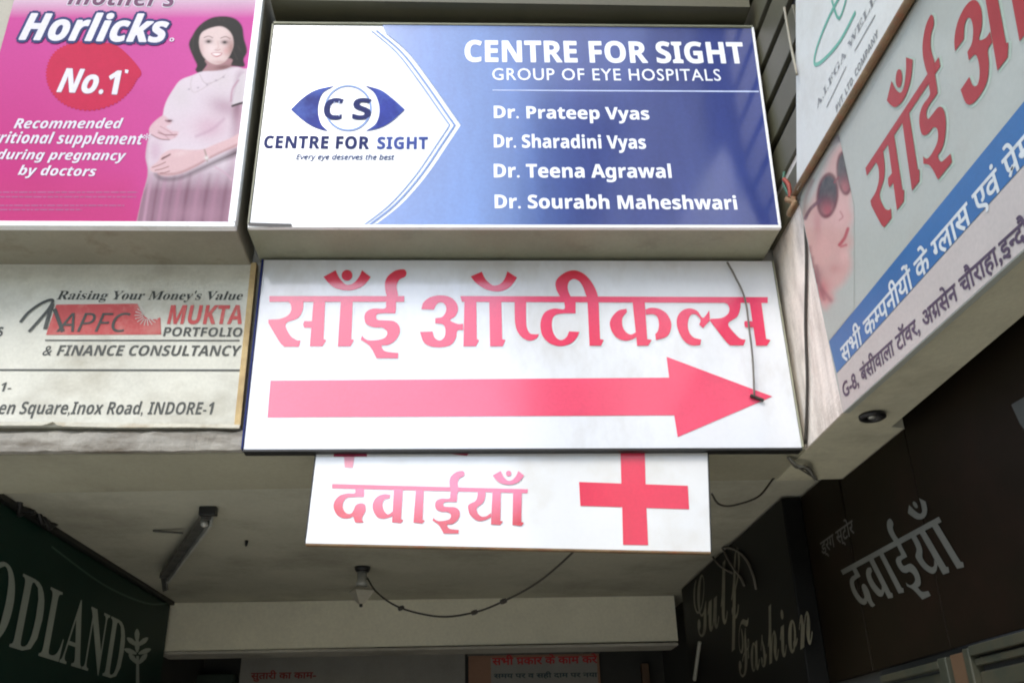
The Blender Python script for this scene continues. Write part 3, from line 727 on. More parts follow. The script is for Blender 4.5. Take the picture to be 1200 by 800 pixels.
for s, a, b, t in [('Dr. Prateep Vyas', (579,139), (761,141), 125), ('Dr. Sharadini Vyas', (579,173.5), (757,175), 158.5),
                   ('Dr. Teena Agrawal', (579,208.5), (787,209), 193), ('Dr. Sourabh Maheshwari', (580,244.5), (864,246), 229)]:
    text('lettering', s, C, a, b, t, W_, root, 'sb', h=.0045, off=.008)
flat('rule_line', C, [np.array([C.uv(577,106), C.uv(889,107.2), C.uv(889,108.8), C.uv(577,107)])], M['pale_ink'], root, h=.004)

flat('dark_tape', C, [pxpoly(C, [(291,262),(342,263.5),(343,267),(318,267.5),(292,266)])], M['green_edge'], root, h=.010)
# ================================================================== THE OPTICALS SIGN WITH ARROW
SY = 3.985
A_ = Plane(1, SY)
root = thing('opticals_arrow_sign', 'wide white sign in pink Hindi lettering over a long pink arrow pointing right', 'signboard', (.27, 4.0, 2.96))
q = [A_.uv(285,527), A_.uv(940,525), A_.uv(905,308), A_.uv(309,306)]
q[3] = np.array([q[3][0], 3.932]); q[2] = np.array([q[2][0], 3.932])
hexa('panel', quadbox([A_.pt(*p) for p in q], (0,.05,0)), M['flex_white'], root, bev=.003)
def shr(a, b, c, d): return [np.array(p) for p in (a, b, c, d)]
bar('edge_strip', q[0]+[0,-.004], q[1]+[0,-.004], .012, SY-.006, SY+.055, M['green_edge'], root)
bar('edge_strip', q[0]+[-.005,.004], q[3]+[-.005,0], .010, SY-.006, SY+.055, M['navy_ink'], root)
bar('edge_strip', q[1]+[.004,.004], q[2]+[.004,0], .007, SY-.006, SY+.055, M['casing'], root)
TOPR, MIDR, LOWR = L(206, 30, 56), L(222, 62, 100), L(214, 50, 84)  # pinker middle keeps a little sky glare in the letter colour
zt, zm, zl = A_.uv(500,318)[1], A_.uv(500,352)[1], A_.uv(500,405)[1]
def grad1(uv):
    z = uv[:,1]; t = np.clip((z-zm)/(zt-zm), 0, 1)[:,None]; b = np.clip((zm-z)/(zm-zl), 0, 1)[:,None]
    c = MIDR*(1-t)+TOPR*t
    return c*(1-b)+LOWR*b
M['halo_pink'] = mat('soft_grey_print_edge', (.64,.70,.69,1), .45, .03, **GL)
def word(name, plane, items, mat_, rt, h, n=4, col=None, halo=None, hd=.006, xf=None, hshift=(0,0)):
    polys = [pxpoly(A_, it, n) for it in items] if xf is None else [xf(pxpoly(A_, it, n)) for it in items]
    if halo is not None: flat('letter_outline', plane, [offset_poly(p, hd)+np.array(hshift) for p in polys], halo, rt, h=h-.0022, step=.00005)
    return flat(name, plane, polys, mat_, rt, h=h, col=col)
word('lettering', A_, WORD1, M['grad_ink'], root, .003, col=grad1, halo=M['halo_pink'], hd=.005, hshift=(.005,-.004))
word('lettering', A_, WORD2, M['grad_ink'], root, .003, col=grad1, halo=M['halo_pink'], hd=.005, hshift=(.005,-.004))
flat('arrow', A_, [pxpoly(A_, [(317,446),(784,442.5),(781,418),(905,464.5),(794,512),(790,486.5),(313.5,489)])], M['pink_ink'], root, h=.002)

# ================================================================== SMALL MEDICINES SIGN
DY = 4.02
D = Plane(1, DY)
root = thing('medicines_sign', 'small white sign with red Hindi lettering and a red cross, below the arrow sign', 'signboard', (.2, 4.03, 2.5))
q = [D.uv(358,636.5), D.uv(833,646.5), D.uv(829,528), D.uv(371,528)]
hexa('panel', quadbox([D.pt(*p) for p in q], (0,.026,0)), M['small_face'], root, bev=.002)
bar('edge_strip', q[0]+[0,-.003], q[1]+[0,-.003], .009, DY-.002, DY+.03, M['rust'], root)
bar('edge_strip', q[1]+[.003,.004], q[2]+[.003,0], .005, DY-.002, DY+.03, M['green_edge'], root)
bar('edge_strip', q[0]+[-.003,.004], q[3]+[-.003,0], .005, DY-.002, DY+.03, M['green_edge'], root)
z1, z0_ = D.uv(500,570)[1], D.uv(500,617)[1]
def grad3(uv):
    z = uv[:,1]; b = np.clip((z1-z)/(z1-z0_), 0, 1)[:,None]; b = b*b*(3-2*b)
    l = np.clip((D.uv(425,580)[0]-uv[:,0])/.1, 0, 1)[:,None]*.45
    b = np.clip(b+l, 0, 1)
    return L(226,112,142)*(1-b)+L(196,8,20)*b
D_items = [pxpoly(D, it, 4) for it in WORD3]
flat('lettering', D, D_items, M['grad_ink'], root, h=.002, step=.0002, col=grad3)
flat('cross', D, [pxpoly(D, [(727,529),(755.5,529),(756.5,567.2),(806,569),(807.5,596.5),(757.5,595),(759.5,638.5),(730,638),(729,594),(680,592.5),(678.5,564.5),(728,566.3)])], M['cross_ink'], root, h=.002)
flat('clipped_lettering', D, [pxpoly(D, [(403,534),(415.5,534),(413.5,548),(404,547.5)])], mat('pale_pink_ink', (.80,.36,.44,1)), root, h=.002)
flat('clipped_lettering', D, [pxpoly(D, [(391,529.5),(430,529.5),(430,535),(391,535)]), pxpoly(D, [(505,529.5),(551,529.5),(547,534),(538,533)])], mat('crimson_ink', (.30,.01,.05,1)), root, h=.003)

# ================================================================== OLD FINANCE BOARD
OY = 4.012
O = Plane(1, OY)
root = thing('finance_consultancy_board', 'aged grey board with a red oblong logo above consultancy lettering, yellowed at its right edge', 'signboard', (-1.7, 4.03, 3.09))
qr = (O.uv(300,313), O.uv(281,501.5))
hexa('panel', quadbox([O.pt(-3.1, 3.112), O.pt(*qr[1]), O.pt(qr[0][0], 3.93), O.pt(-3.1, 3.93)], (0,.035,0)), M['old_face'], root, bev=.003)
bar('edge_strip', (qr[1][0]-.012, qr[1][1]+.01), (qr[0][0]-.012, 3.93), .028, OY-.004, OY+.036, M['yellow_edge'], root)
ff = []
# curled lower edge with a torn bite
V = []; Fc = []; xs = np.linspace(-2.4, qr[1][0], 60); rr = np.random.default_rng(5)
for i, x in enumerate(xs):
    zb = 3.112+(qr[1][1]-3.112)*(x+3.1)/(qr[1][0]+3.1); cu = .010+.006*math.sin(x*9)+rr.normal(0, .001)
    bite = .02*math.exp(-((x-O.uv(62,498)[0])/.02)**2)
    V += [(x, OY-.003, zb+.018), (x, OY-.003-cu, zb-.004+bite), (x, OY-.0005-cu, zb-.006+bite), (x, OY+.002, zb+.010)]
for i in range(len(xs)-1):
    b = i*4
    for k in range(4): Fc.append((b+k, b+(k+1) % 4, b+4+(k+1) % 4, b+4+k))
mesh_obj('curled_edge', V, Fc, mat('curled_paper_edge', (.50,.48,.38,1), .6, .2, 6, (.25,.17,.07,1), .7, 9, stain_lo=.5), root)
OI, OR = M['old_ink'], M['old_red']
text('lettering', "Raising Your Money's Value", O, (66,351), (283,351.5), 341, OI, root, 'rb', h=.002, italic=.25)
par = pxpoly(O, catmull([(66,357,1),(161,356,1),(164,362),(168,369),(175,374),(182,374),(188,372,1),(189,392,1),(54,392.5,1)], True, 4))
flat('logo_oblong', O, [par], OR, root, h=.002)
rays = [strokepoly(O, [(172+4*math.cos(a), 370+4*math.sin(a)), (172+14*math.cos(a), 370+12*math.sin(a))], .004, 1) for a in np.linspace(.4, 4.2, 12)]
flat('sunburst', O, rays, mat('pale_ray_ink', (.56,.5,.44,1)), root, h=.0032, step=.00005)
text('lettering', 'APFC', O, (66,389), (150,389), 367, OI, root, 'si', h=.0040, off=-.006)
flat('logo_flourish', O, [strokepoly(O, [(24,378),(34,366),(50,355),(62,352),(56,364),(34,389)], .014, 6), strokepoly(O, [(62,356),(58,368),(53,386)], .018, 4), strokepoly(O, [(64,362),(70,378),(74,389)], .018, 4)], OI, root, h=.0036)
text('lettering', 'MUKTA', O, (196,379.5), (283,379.5), 358, OR, root, 'sb', h=.002, off=.012, italic=.06)
text('lettering', 'PORTFOLIO', O, (191,394), (283,394.5), 383.5, OI, root, 'sb', h=.002, italic=.08, off=.004)
flat('rule_line', O, [pxpoly(O, [(53,398),(281,398.3),(281,399.9),(53,399.6)])], OI, root, h=.002)
text('lettering', '& FINANCE CONSULTANCY', O, (49,416.5), (280,417), 404.5, OI, root, 'sb', h=.002, italic=.15, off=.006)
flat('rule_line', O, [pxpoly(O, [(-60,432.3),(286,432.8),(286,434.9),(-60,434.4)])], OI, root, h=.002)
text('lettering', 'en Square,Inox Road, INDORE-1', O, (-3,485), (248,485.5), 470.5, OI, root, 'sb', h=.002, italic=.12, off=-.006)
text('lettering', '1-', O, (-1,458.5), (12,458.5), 448, OI, root, 'sb', h=.002, italic=.12)
text('lettering', 's', O, (-4,394), (2.5,394), 380, OI, root, 'sb', h=.002)

# ================================================================== RIGHT SIDE: OPTICALS SIGN ON THE WING
RX = 1.535
Rp = Plane(0, RX)
root = thing('opticals_side_sign', 'large side sign with red Hindi lettering, a blue band and a face in sunglasses', 'signboard', (1.55, 2.2, 2.97))
bl_ = Rp.uv(988,484); tl_ = Rp.uv(935,231)
ZB = bl_[1]; ZT = tl_[1]; UL = bl_[0]
print('right sign', bl_, tl_, Rp.uv(1200,292), Rp.uv(1065,15))
zb2 = Rp.uv(1200,294)[1]
UR = 0.4
sl = (zb2-ZB)/(Rp.uv(1200,294)[0]-UL); st = (Rp.uv(1065,15)[1]-ZT)/(Rp.uv(1065,15)[0]-tl_[0])
qq = [(UL, ZB), (UR, ZB+sl*(UR-UL)), (UR, ZT+st*(UR-tl_[0])), (tl_[0], ZT)]
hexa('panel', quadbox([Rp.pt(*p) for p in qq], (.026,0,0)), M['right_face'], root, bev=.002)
def line_u(pa, pb, u):
    a, b = Rp.uv(*pa), Rp.uv(*pb); return a[1]+(b[1]-a[1])*(u-a[0])/(b[0]-a[0])
ba = lambda u: line_u((972,400),(1200,120),u); bb_ = lambda u: line_u((981,437),(1200,194),u)
u_a, u_b = Rp.uv(972,400)[0], Rp.uv(981,437)[0]
flat('blue_band', Rp, [np.array([(u_b, bb_(u_b)), (UR-.01, bb_(UR-.01)), (UR-.01, ba(UR-.01)), (u_a, ba(u_a))])], M['right_blue'], root, h=.002)
strip = lambda u: ZB+sl*(u-UL)+.004
flat('address_strip', Rp, [np.array([(UL+.004, strip(UL)), (UR-.01, strip(UR-.01)), (UR-.01, bb_(UR-.01)-.002), (u_b+.002, bb_(u_b)-.002)])], mat('pinkish_white_print', (.43,.39,.345,1), .5, .06), root, h=.0012)
# red word: fit the same letterforms by three reference points
src = np.array([A_.uv(*g1([(97,290)])[0]), A_.uv(*g1([(1070,290)])[0]), A_.uv(*g1([(690,650)])[0])])
dst = np.array([Rp.uv(1015,197), Rp.uv(1101,67), Rp.uv(1079,211)])
Aff = np.linalg.solve(np.c_[src, np.ones(3)], dst)
print('affine', Aff)
xf = lambda p: np.c_[p, np.ones(len(p))]@Aff
word('lettering', Rp, WORD1, M['right_red'], root, .003, halo=M['halo'], hd=.007, xf=xf, hshift=(.006,-.006))
dst2 = np.array([Rp.uv(1121,63), Rp.uv(1150,-10), Rp.uv(1181,74)])
src2 = np.array([A_.uv(*g2([(75,385)])[0]), A_.uv(*g2([(365,290)])[0]), A_.uv(*g2([(480,650)])[0])])
word('lettering', Rp, WORD2[:4], M['right_red'], root, .003, halo=M['halo'], hd=.007,
     xf=lambda p: np.c_[p, np.ones(len(p))]@np.vstack([Aff[:2], Rp.uv(1119,62)-src2[0]@Aff[:2]]), hshift=(.006,-.006))
WIm = mat('off_white_ink', (.55,.58,.55,1), .5)
deva_text('lettering', ['स','भ','ी',' ','क','म/','प','न','ी','य','ो','ं',' ','क','े',' ','ग/','ल','ा','स',' ','ए','व','ं',' ','प~','े','म'], Rp, (989,427), (1216,175), 404, WIm, root, h=.003, off=.018)
deva_text('lettering', ['G','-','8',',',' ','ब','ं','स','ी','व','ा','ल','ा',' ','ट','ॉ','व','र',',',' ','अ','ग~','स','े','न',' ','च','ौ','र','ा','ह','ा',',','इ','न/','द','ौ','र'], Rp, (990,466), (1219,268), 448, M['right_dark'], root, h=.003, off=.022)
# printed face in sunglasses
def paint_face(X, Y, U, Vv):
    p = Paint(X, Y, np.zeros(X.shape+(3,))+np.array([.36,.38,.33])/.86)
    qF = lambda pts: G(880, 0, 2.5, pts)
    skin = L(202,158,148)
    p.poly([(940,262),(958,222),(975,180),(990,168),(998,180),(999,215),(997,240),(1000,255),(996,270),(1000,285),(995,296),(998,312),(990,330),(975,345),(968,362),(955,340),(945,300)], skin, 5, .9)
    p.blob(985,250,10,22, L(214,172,164), .6); p.blob(965,290,12,20, L(212,166,158), .6)
    p.blob(963,340,8,14, L(188,90,96), .75, .2); p.blob(960,322,5,9, L(140,80,90), .5); p.blob(973,350,6,6,L(208,120,120),.5)
    hairm = L(96,74,84)
    for q_ in ([(968,176),(978,160),(990,160),(999,176)], [(974,170),(985,165),(994,176),(1000,196)]): p.stroke(q_, L(120,104,110), 3, 3.5, .6)
    for q_ in ([(952,302),(956,325),(966,350)], [(957,312),(962,335),(974,352)], [(949,290),(951,310),(957,330)]): p.stroke(q_, L(112,62,72), 3.5, 4, .55)
    p.blob(958,262,5,18, L(184,120,120), .6); p.blob(990,300,6,9, L(220,176,168), .7); p.blob(978,315,8,6, L(186,128,124), .5)
    p.stroke([(975,163),(984,162),(992,172),(998,190)], hairm, 5, 5, .7); p.stroke([(952,212),(944,235),(943,255)], L(130,84,80), 5, 5, .5)
    def lens(cx, cy, rx, ry, a):
        t = np.linspace(0, 6.283, 17)[:-1]; c, s_ = math.cos(a), math.sin(a)
        pp = [(cx+rx*math.cos(k)*c-ry*math.sin(k)*s_, cy+rx*math.cos(k)*s_+ry*math.sin(k)*c) for k in t]
        m = p.poly(pp, L(104,42,50), 1.4); pi = [((x-cx)*.82+cx, (y-cy)*.86+cy) for x, y in pp]
        m = p.poly(pi, L(40,48,54), 1.8); p.blob(cx, cy+ry*.75, rx*.9, ry*.55, L(176,92,96), .8, clip=m)
    lens(970,229,13,27,.1); lens(990,203,9.5,26,-.08)
    p.stroke([(978,214),(983,208)], L(120,40,52), 2.2, 1)
    p.stroke([(961,235),(950,245),(944,256)], L(96,54,70), 4, 1.5, .9)
    p.stroke([(985,248),(988,254),(984,258)], L(170,110,110), 1.6, 1.4, .8)
    p.stroke([(984,287),(990,279),(994,268)], L(170,60,74), 3.6, 1.6, .9); p.stroke([(986,289),(992,287)], L(180,80,90), 2.6, 1.6, .8)
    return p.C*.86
fu0, fu1 = Rp.uv(985,470)[0]-.0, Rp.uv(1003,250)[0]
fu0 = tl_[0]+.012
# keep only the part with a tone of its own
def keep_face(X, Y, U, Vv): return (Y < 372) & (X < 1001) & (X > 944-0*Y) & (Vv < ZT-.02) 
fo = grid_print('printed_face', Rp, fu0, fu1, Rp.uv(985,392)[1], ZT-.014, 130, 220, paint_face, mat('face_print', None, .5, .05, 2.5, (.34,.32,.26,1), .35, 2, fine=.03, attr='Col', **dict(GL, coat=.12)), root, h=.0012,
           keep=lambda X, Y, U, Vv: (X < 1001) & (U > tl_[0]+.012+(ZT-Vv)*(UL-tl_[0])/(ZT-ZB)) & (Vv > ba(U)+.004) & (Vv < ZT+st*(U-tl_[0])-.012))
# rusty rail between the two side signs
r0, r1 = Rp.pt(tl_[0]-.02, ZT+.005, .02), Rp.pt(UR, ZT+st*(UR-tl_[0])+.01, .02)
ro = tube('rusty_rail', [r0, (r0+r1)/2, r1], .017, M['rust'], None, 8)
single(ro, 'rusty brown rail running between the two side signs', 'rail')
# upper side sign
root = thing('wellness_side_sign', 'pale upper side sign with a green curved logo and faded grey lettering', 'signboard', (1.52, 2.2, 4.2))
UX = 1.505; Up = Plane(0, UX)
pa = Up.uv(934,226); pc = Up.uv(934,60); pd = Up.uv(924,-10)
zt = 5.2
qq = [tuple(pa+[0,.012]), (UR, ZT+st*(UR-tl_[0])+.03), (UR, zt), tuple(pc), tuple(pc)]
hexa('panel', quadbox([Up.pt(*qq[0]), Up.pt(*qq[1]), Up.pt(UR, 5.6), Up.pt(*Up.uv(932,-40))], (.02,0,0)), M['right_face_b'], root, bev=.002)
tube('edge_tube', [at(919,9,0,1.49), at(926,50,0,1.49), at(934,88,0,1.49)], .006, M['casing2'], root, 8)
flat('curved_logo', Up, [strokepoly(Up, [(990,-14),(972,20),(958,55),(955,75),(966,70),(985,48),(1003,14)], .017, 6), strokepoly(Up, [(975,0),(984,22),(995,-12)], .014, 4)], M['green_ink'], root, h=.002)
text('lettering', 'A.I.FGA WELL', Up, (958,128), (1028,-2), 118, M['grey_ink'], root, 'rb', h=.002, off=-.008)
text('lettering', 'PVT. LTD. COMPANY', Up, (981,132), (1030,42), 122, M['grey_ink'], root, 'sb', h=.002, off=-.016)
flat('rule_line', Up, [strokepoly(Up, [(969,126),(992,78)], .006, 1), strokepoly(Up, [(1002,60),(1026,18)], .006, 1)], M['grey_ink'], root, h=.002)

# ================================================================== LEFT PASSAGE SIGN
GX = -2.47
Gp = Plane(0, GX)
root = thing('green_shoe_shop_sign', 'dark green shop signboard with tall silver serif capitals on the left passage wall', 'signboard', (-2.5, 6.4, 1.9))
g_a, g_b = Gp.uv(15,592), Gp.uv(200,706)
print('green', g_a, g_b, Gp.uv(195,798))
box('panel', (-2.525, 4.74, 1.75), (GX, g_b[0], g_b[1]-.02), M['green_board'], root, bev=.006)
box('top_lip', (-2.525, 4.74, g_b[1]-.018), (GX+.03, g_b[0]+.01, g_b[1]+.012), M['green_edge'], root, bev=.003)
flat('border_curve', Gp, [strokepoly(Gp, [(60,640),(120,684),(170,706),(199,706)], .012, 5)], mat('deep_green_ink', (.02,.07,.045,1), .4), root, h=.002)
V, Fc = text_mesh('DLAND', 'rb'); ch = capheight('rb')
a, b = Gp.uv(9,757), Gp.uv(139,797); t = Gp.uv(24,670)
t2 = Gp.uv(24,761)
hg = (t[1]-t2[1])/ch
U = (b-a)/(V[:,0].max()-V[:,0].min()); W = np.array([0, hg])
print('woodland', a, b, hg)
Aa = a-U*V[:,0].min()
place('lettering', V, Fc, Gp, (Aa, U, W), M['silver_letter'], root, .006)
V, Fc = text_mesh('WOO', 'rb')
e = Gp.uv(5,755); place('lettering', V, Fc, Gp, (e-U*V[:,0].max(), U, W), M['silver_letter'], root, .006)
# leafy tree emblem
em = []
for (x, y, w, ang) in [(160,745,4,0),(155,752,4,-.9),(166,752,4,.9),(153,763,4,-1.2),(168,763,4,1.2),(156,772,4,-.7),(166,772,4,.7),(160,757,4,0)]:
    c_, s_ = math.cos(ang), math.sin(ang)
    lf = [(0,-9),(3,-3),(1.2,6),(-1.2,6),(-3,-3)]
    em.append(pxpoly(Gp, [(x+p*c_-q_*s_, y+p*s_+q_*c_) for p, q_ in lf], 2))
em.append(pxpoly(Gp, [(159,768),(162,768),(162.5,800),(158.5,800)]))
flat('tree_emblem', Gp, em, M['silver_letter'], root, h=.004)

# ================================================================== RIGHT PASSAGE SIGNS
KX = 1.79
Kp = Plane(0, KX)
root = thing('fashion_shop_sign', 'black signboard with dull gold script lettering on the right passage wall', 'signboard', (1.81, 6.2, 1.9))
box('panel', (KX, 5.11, 1.2), (1.905, 7.85, 3.035), M['black_board'], root, bev=.006)
text('lettering', 'Gulf', Kp, (818,748), (876,716), 676, M['gold_letter'], root, 'scr', h=.004, res=2)
text('lettering', 'Fashion', Kp, (868,794), (955,752), 728, M['gold_letter'], root, 'scr', h=.004, res=2)
BX = 1.90
Bp = Plane(0, BX)
root = thing('drug_store_sign', 'large dark brown signboard with grey Hindi lettering above the shutters', 'signboard', (1.92, 3.0, 2.1))
z_bot = Bp.uv(1200,736)[1]; print('brown bottom', z_bot, Bp.uv(1060,500), Bp.uv(945,600), Bp.uv(1075,575))
box('panel', (BX, 4.535, z_bot), (1.935, 5.10, 3.035), M['brown_board'], root, bev=.003)
box('panel', (BX, 3.753, z_bot), (1.935, 4.515, 2.955), M['brown_board'], root, bev=.003)
box('panel', (BX, -1, z_bot), (1.935, 3.747, 3.09), M['brown_board'], root, bev=.003)
src = np.array([D.uv(389.3,567), D.uv(618.6,573), D.uv(611,616)])
dst = np.array([Bp.uv(986,668), Bp.uv(1101,605), Bp.uv(1131,664)])
AffB = np.linalg.solve(np.c_[src, np.ones(3)], dst); print(AffB)
flat('lettering', Bp, [np.c_[p, np.ones(len(p))]@AffB for p in D_items], M['grey_letter'], root, h=.003, step=.0002)
deva_text('lettering', ['ड','्','र','ग',' ','स','्','ट','ो','र'], Bp, (964,650), (1002,624), 634, mat('dim_grey_letters', (.085,.08,.07,1)), root, h=.003)

flat('pale_patch', Bp, [pxpoly(Bp, [(1186,474),(1206,462),(1206,510),(1196,496)])], mat('dusty_patch', (.07,.075,.07,1), .7, spec=.1), root, h=.003)
# ================================================================== SHUTTERS UNDER THE BROWN SIGN
root = thing('shop_shutter', 'grey steel roller shutter under the brown sign at the lower right edge', 'shutter', (1.9, 2.4, 0))
zs = z_bot-.015
yp = Bp.pt(*Bp.uv(1150,790))[1]
print('post y', yp)
box('head_rail', (1.86, 1.0, zs-.035), (1.905, yp-.02, zs), M['shutter'], root, bev=.004)
box('head_rail', (1.875, 1.0, zs-.07), (1.915, yp-.02, zs-.045), M['shutter'], root, bev=.004)
z = zs-.09; n = 0
while z > .02:
    box('slat', (1.885, 1.0, z-.062), (1.90, yp-.02, z), M['shutter'] , root, bev=.006); z -= .072; n += 1
box('back_sheet', (1.905, 1.0, 0.004), (1.915, yp-.02, zs), M['dark_gap'], root)
root = thing('shutter_post', 'narrow grey and brown post beside the lower right shutter', 'post', (1.9, yp+.08, 0))
box('post_edge', (1.86, yp-.015, 0.004), (1.93, yp+.03, zs-.005), M['shutter'], root, bev=.005)
box('post_core', (1.88, yp+.033, 0.004), (1.93, yp+.17, zs-.01), M['wood'], root, bev=.004)
box('post_edge', (1.86, yp+.173, 0.004), (1.93, yp+.24, zs-.015), M['shutter'], root, bev=.005)
root = thing('far_shop_shutter', 'dim shop shutter beyond the post, under the brown sign', 'shutter', (1.9, yp+.8, 0))
box('head_rail', (1.87, yp+.26, zs-.05), (1.93, 4.4, zs-.02), M['shutter'], root, bev=.004)
z = zs-.06
while z > .3:
    box('slat', (1.895, yp+.26, z-.07), (1.91, 4.4, z), M['shutter'], root, bev=.006); z -= .08

# ================================================================== BACK OF THE PASSAGE
WY = 9.55
Wp = Plane(1, WY)
def board(name, label, x0, x1, y0, mtl, lip):
    a, b = Wp.uv(x0, y0), Wp.uv(x1, y0)
    rt = thing(name, label, 'notice board', ((a[0]+b[0])/2, WY, 1.4))
    box('panel', (a[0], WY, 1.3), (b[0], WY+.03, a[1]), mtl, rt, bev=.004)
    box('edge_strip', (a[0]-.01, WY-.01, a[1]+.002), (b[0]+.01, WY+.03, a[1]+.03), M['steel'], rt, bev=.003)
    return rt
rt = board('notice_board', 'dim white board with dull red writing at the back of the passage', 283, 545, 768, M['poster_w'], 0)
dr = mat('dull_red_ink', (.28,.03,.025,1), .6, .3, 6); dn = mat('dull_teal_ink', (.03,.06,.07,1), .6)
deva_text('lettering', ['स','ु','त','ा','र','ी',' ','क','ा',' ','क','ा','म','-'], Wp, (294,795), (370,794), 788, dr, rt, h=.002, off=.03)
rt = board('notice_board', 'dull orange and grey board with red heading at the back of the passage', 549, 702, 768, M['poster_o'], 0)
a, b = Wp.uv(575, 769), Wp.uv(701, 800)
flat('pale_field', Wp, [np.array([(a[0],1.31),(b[0],1.31),(b[0],a[1]-.01),(a[0],a[1]-.01)])], M['poster_w'], rt, h=.001)
deva_text('lettering', ['स','भ','ी',' ','प~','क','ा','र',' ','क','े',' ','क','ा','म',' ','क','र','े'], Wp, (577,778.5), (700,776), 770.5, mat('heading_red_ink', (.5,.02,.025,1), .6), rt, h=.002, off=.03)
deva_text('lettering', ['स','म','य',' ','प','र',' ','व',' ','स','ह','ी',' ','द','ा','म',' ','प','र',' ','न','य','ा'], Wp, (579,794), (700,792.5), 789, dn, rt, h=.002, off=.03)
po = Wp.uv(752, 756)
o = box('door_post', (po[0]-.035, WY-.1, 0.004), (po[0]+.035, WY-.03, 2.63), M['wood'], None, bev=.004)
single(o, 'thin brown upright post right of the orange notice board', 'post')
kx = Wp.uv(196,770)[0]; k2 = Wp.uv(280,770)[0]
o = box('dark_green_cabinet', (kx, WY-.15, 1.0), (k2, WY+.02, 2.60), mat('very_dark_green', (.012,.028,.018,1), .6), None, bev=.006)
single(o, 'very dark green cabinet below the inner beam, left of the white notice board', 'cabinet')

# ================================================================== FITTINGS ON THE CEILING
CZ = 3.05
root = thing('steel_bracket', 'bent grey steel bracket hanging from the passage ceiling at left', 'bracket', tuple(at(240,600,2,CZ)))
pA, pB = at(243,597,2,CZ-.005), at(193,668,2,CZ-.02)
d = pB-pA; d /= np.linalg.norm(d); nrm = np.cross(d, [0,0,1]); nrm /= np.linalg.norm(nrm)
w = .05
def strap(name, a, b, w, th, m, rt, label=None):
    a, b = np.array(a), np.array(b); d = (b-a)/np.linalg.norm(b-a); s = np.cross(d, [0,0,1.]); s /= np.linalg.norm(s); u = np.cross(s, d)
    return hexa(name, [a-s*w-u*th, a+s*w-u*th, a+s*w+u*th, a-s*w+u*th, b-s*w-u*th, b+s*w-u*th, b+s*w+u*th, b-s*w+u*th], m, rt, .003, label)
strap('channel', pA+[0,0,-.04], pB+[0,0,-.04], .030, .018, M['steel'], root)
strap('flange', pA+[0,0,-.062]+nrm*.03, pB+[0,0,-.062]+nrm*.03, .008, .03, M['steel_light'], root)
pC = at(193,686,2,CZ-.16)
strap('bent_foot', pB+[0,0,-.045], (pB[0]+.02, pB[1]+.02, CZ-.16), .03, .008, M['steel'], root)
m_ = at(240,611,2,CZ-.065); lathe('end_bolt', [(.001,0),(.022,0),(.022,.02),(.012,.03),(.001,.03)], m_, (0,0,-1), M['steel_light'], root)
m2 = at(244,598,2,CZ-.02); box('end_cap', (m2[0]-.045, m2[1]-.03, CZ-.05), (m2[0]+.05, m2[1]+.02, CZ-.002), M['green_edge'], root, bev=.004)
strap('side_arm', at(180,622,2,CZ-.006), at(214,624,2,CZ-.03), .012, .005, M['steel'], root)
# lamp holder
root = thing('lamp_holder', 'small bulb holder with a pointed cap hanging from the ceiling below the medicines sign', 'lamp holder', tuple(at(425,664,2,CZ)))
c = at(425,664,2,CZ)
lathe('ceiling_rose', [(.001,0),(.06,0),(.055,.02),(.045,.035),(.001,.036)], c, (0,0,-1), M['black'], root)
lathe('socket', [(.001,.03),(.036,.032),(.036,.10),(.045,.11),(.045,.14),(.001,.141)], c, (0,0,-1), M['steel_light'], root)
lathe('pointed_cap', [(.001,.14),(.07,.148),(.098,.175),(.07,.215),(.02,.262),(.001,.264)], c, (0,0,-1), M['bulb'], root, 4).data.shade_flat()
lathe('cap_tip', [(.001,.255),(.014,.256),(.012,.28),(.001,.285)], c, (0,0,-1), M['black'], root, 10)
tt = [at(430,676,2,CZ-.06), at(442,694,1,6.2), at(470,712,1,6.2), at(515,722,1,6.1), at(556,717,1,5.9), at(590,704,1,5.5), at(630,682,1,5.0), at(672,646,1,4.4), at(690,620,1,4.12)]
root = thing('sagging_wire', 'thin sagging wire looping from the bulb holder up behind the medicines sign', 'wire', tuple(tt[0]))
tube('strand', tt, .006, M['wire'], root, 6)
for kk in (tt[2], tt[4], tt[5]):
    lathe('tape_knot', [(.001,-.022),(.013,-.018),(.015,0),(.012,.018),(.001,.022)], kk, (1,-.2,.3), M['wire'], root, 8)
# crumpled black cable roll lying on the top edge of the green sign
root = thing('cable_roll', 'crumpled black cable roll on the top edge of the green signboard', 'cable', tuple(at(45,600,0,-2.44)))
for k in range(5):
    c0 = at(38+k*4, 594+k*3.2, 0, -2.43)
    tube('cable_coil', [c0+rng.normal(0,.015,3)+[0,.10*q_,.03*math.sin(q_*2.4+k)] for q_ in (-2,-1,0,1,2)], .016, M['black'], root, 6)
# hanging wire and clip on the arrow sign
root = thing('hanging_wire', 'dark wire hanging down over the arrow tip from under the blue sign', 'wire', tuple(at(853,308,1,3.96)))
tube('strand', [at(852,307,1,3.965), at(862,325,1,3.955), at(873,350,1,3.95), at(878,385,1,3.95), at(882,420,1,3.95), at(884,464,1,3.955)], .005, M['wire_grey'], root, 6)
k1, k2 = at(879,463,1,3.972), at(895,469,1,3.972)
strap('clip', k1, k2, .008, .006, M['wire'], root)
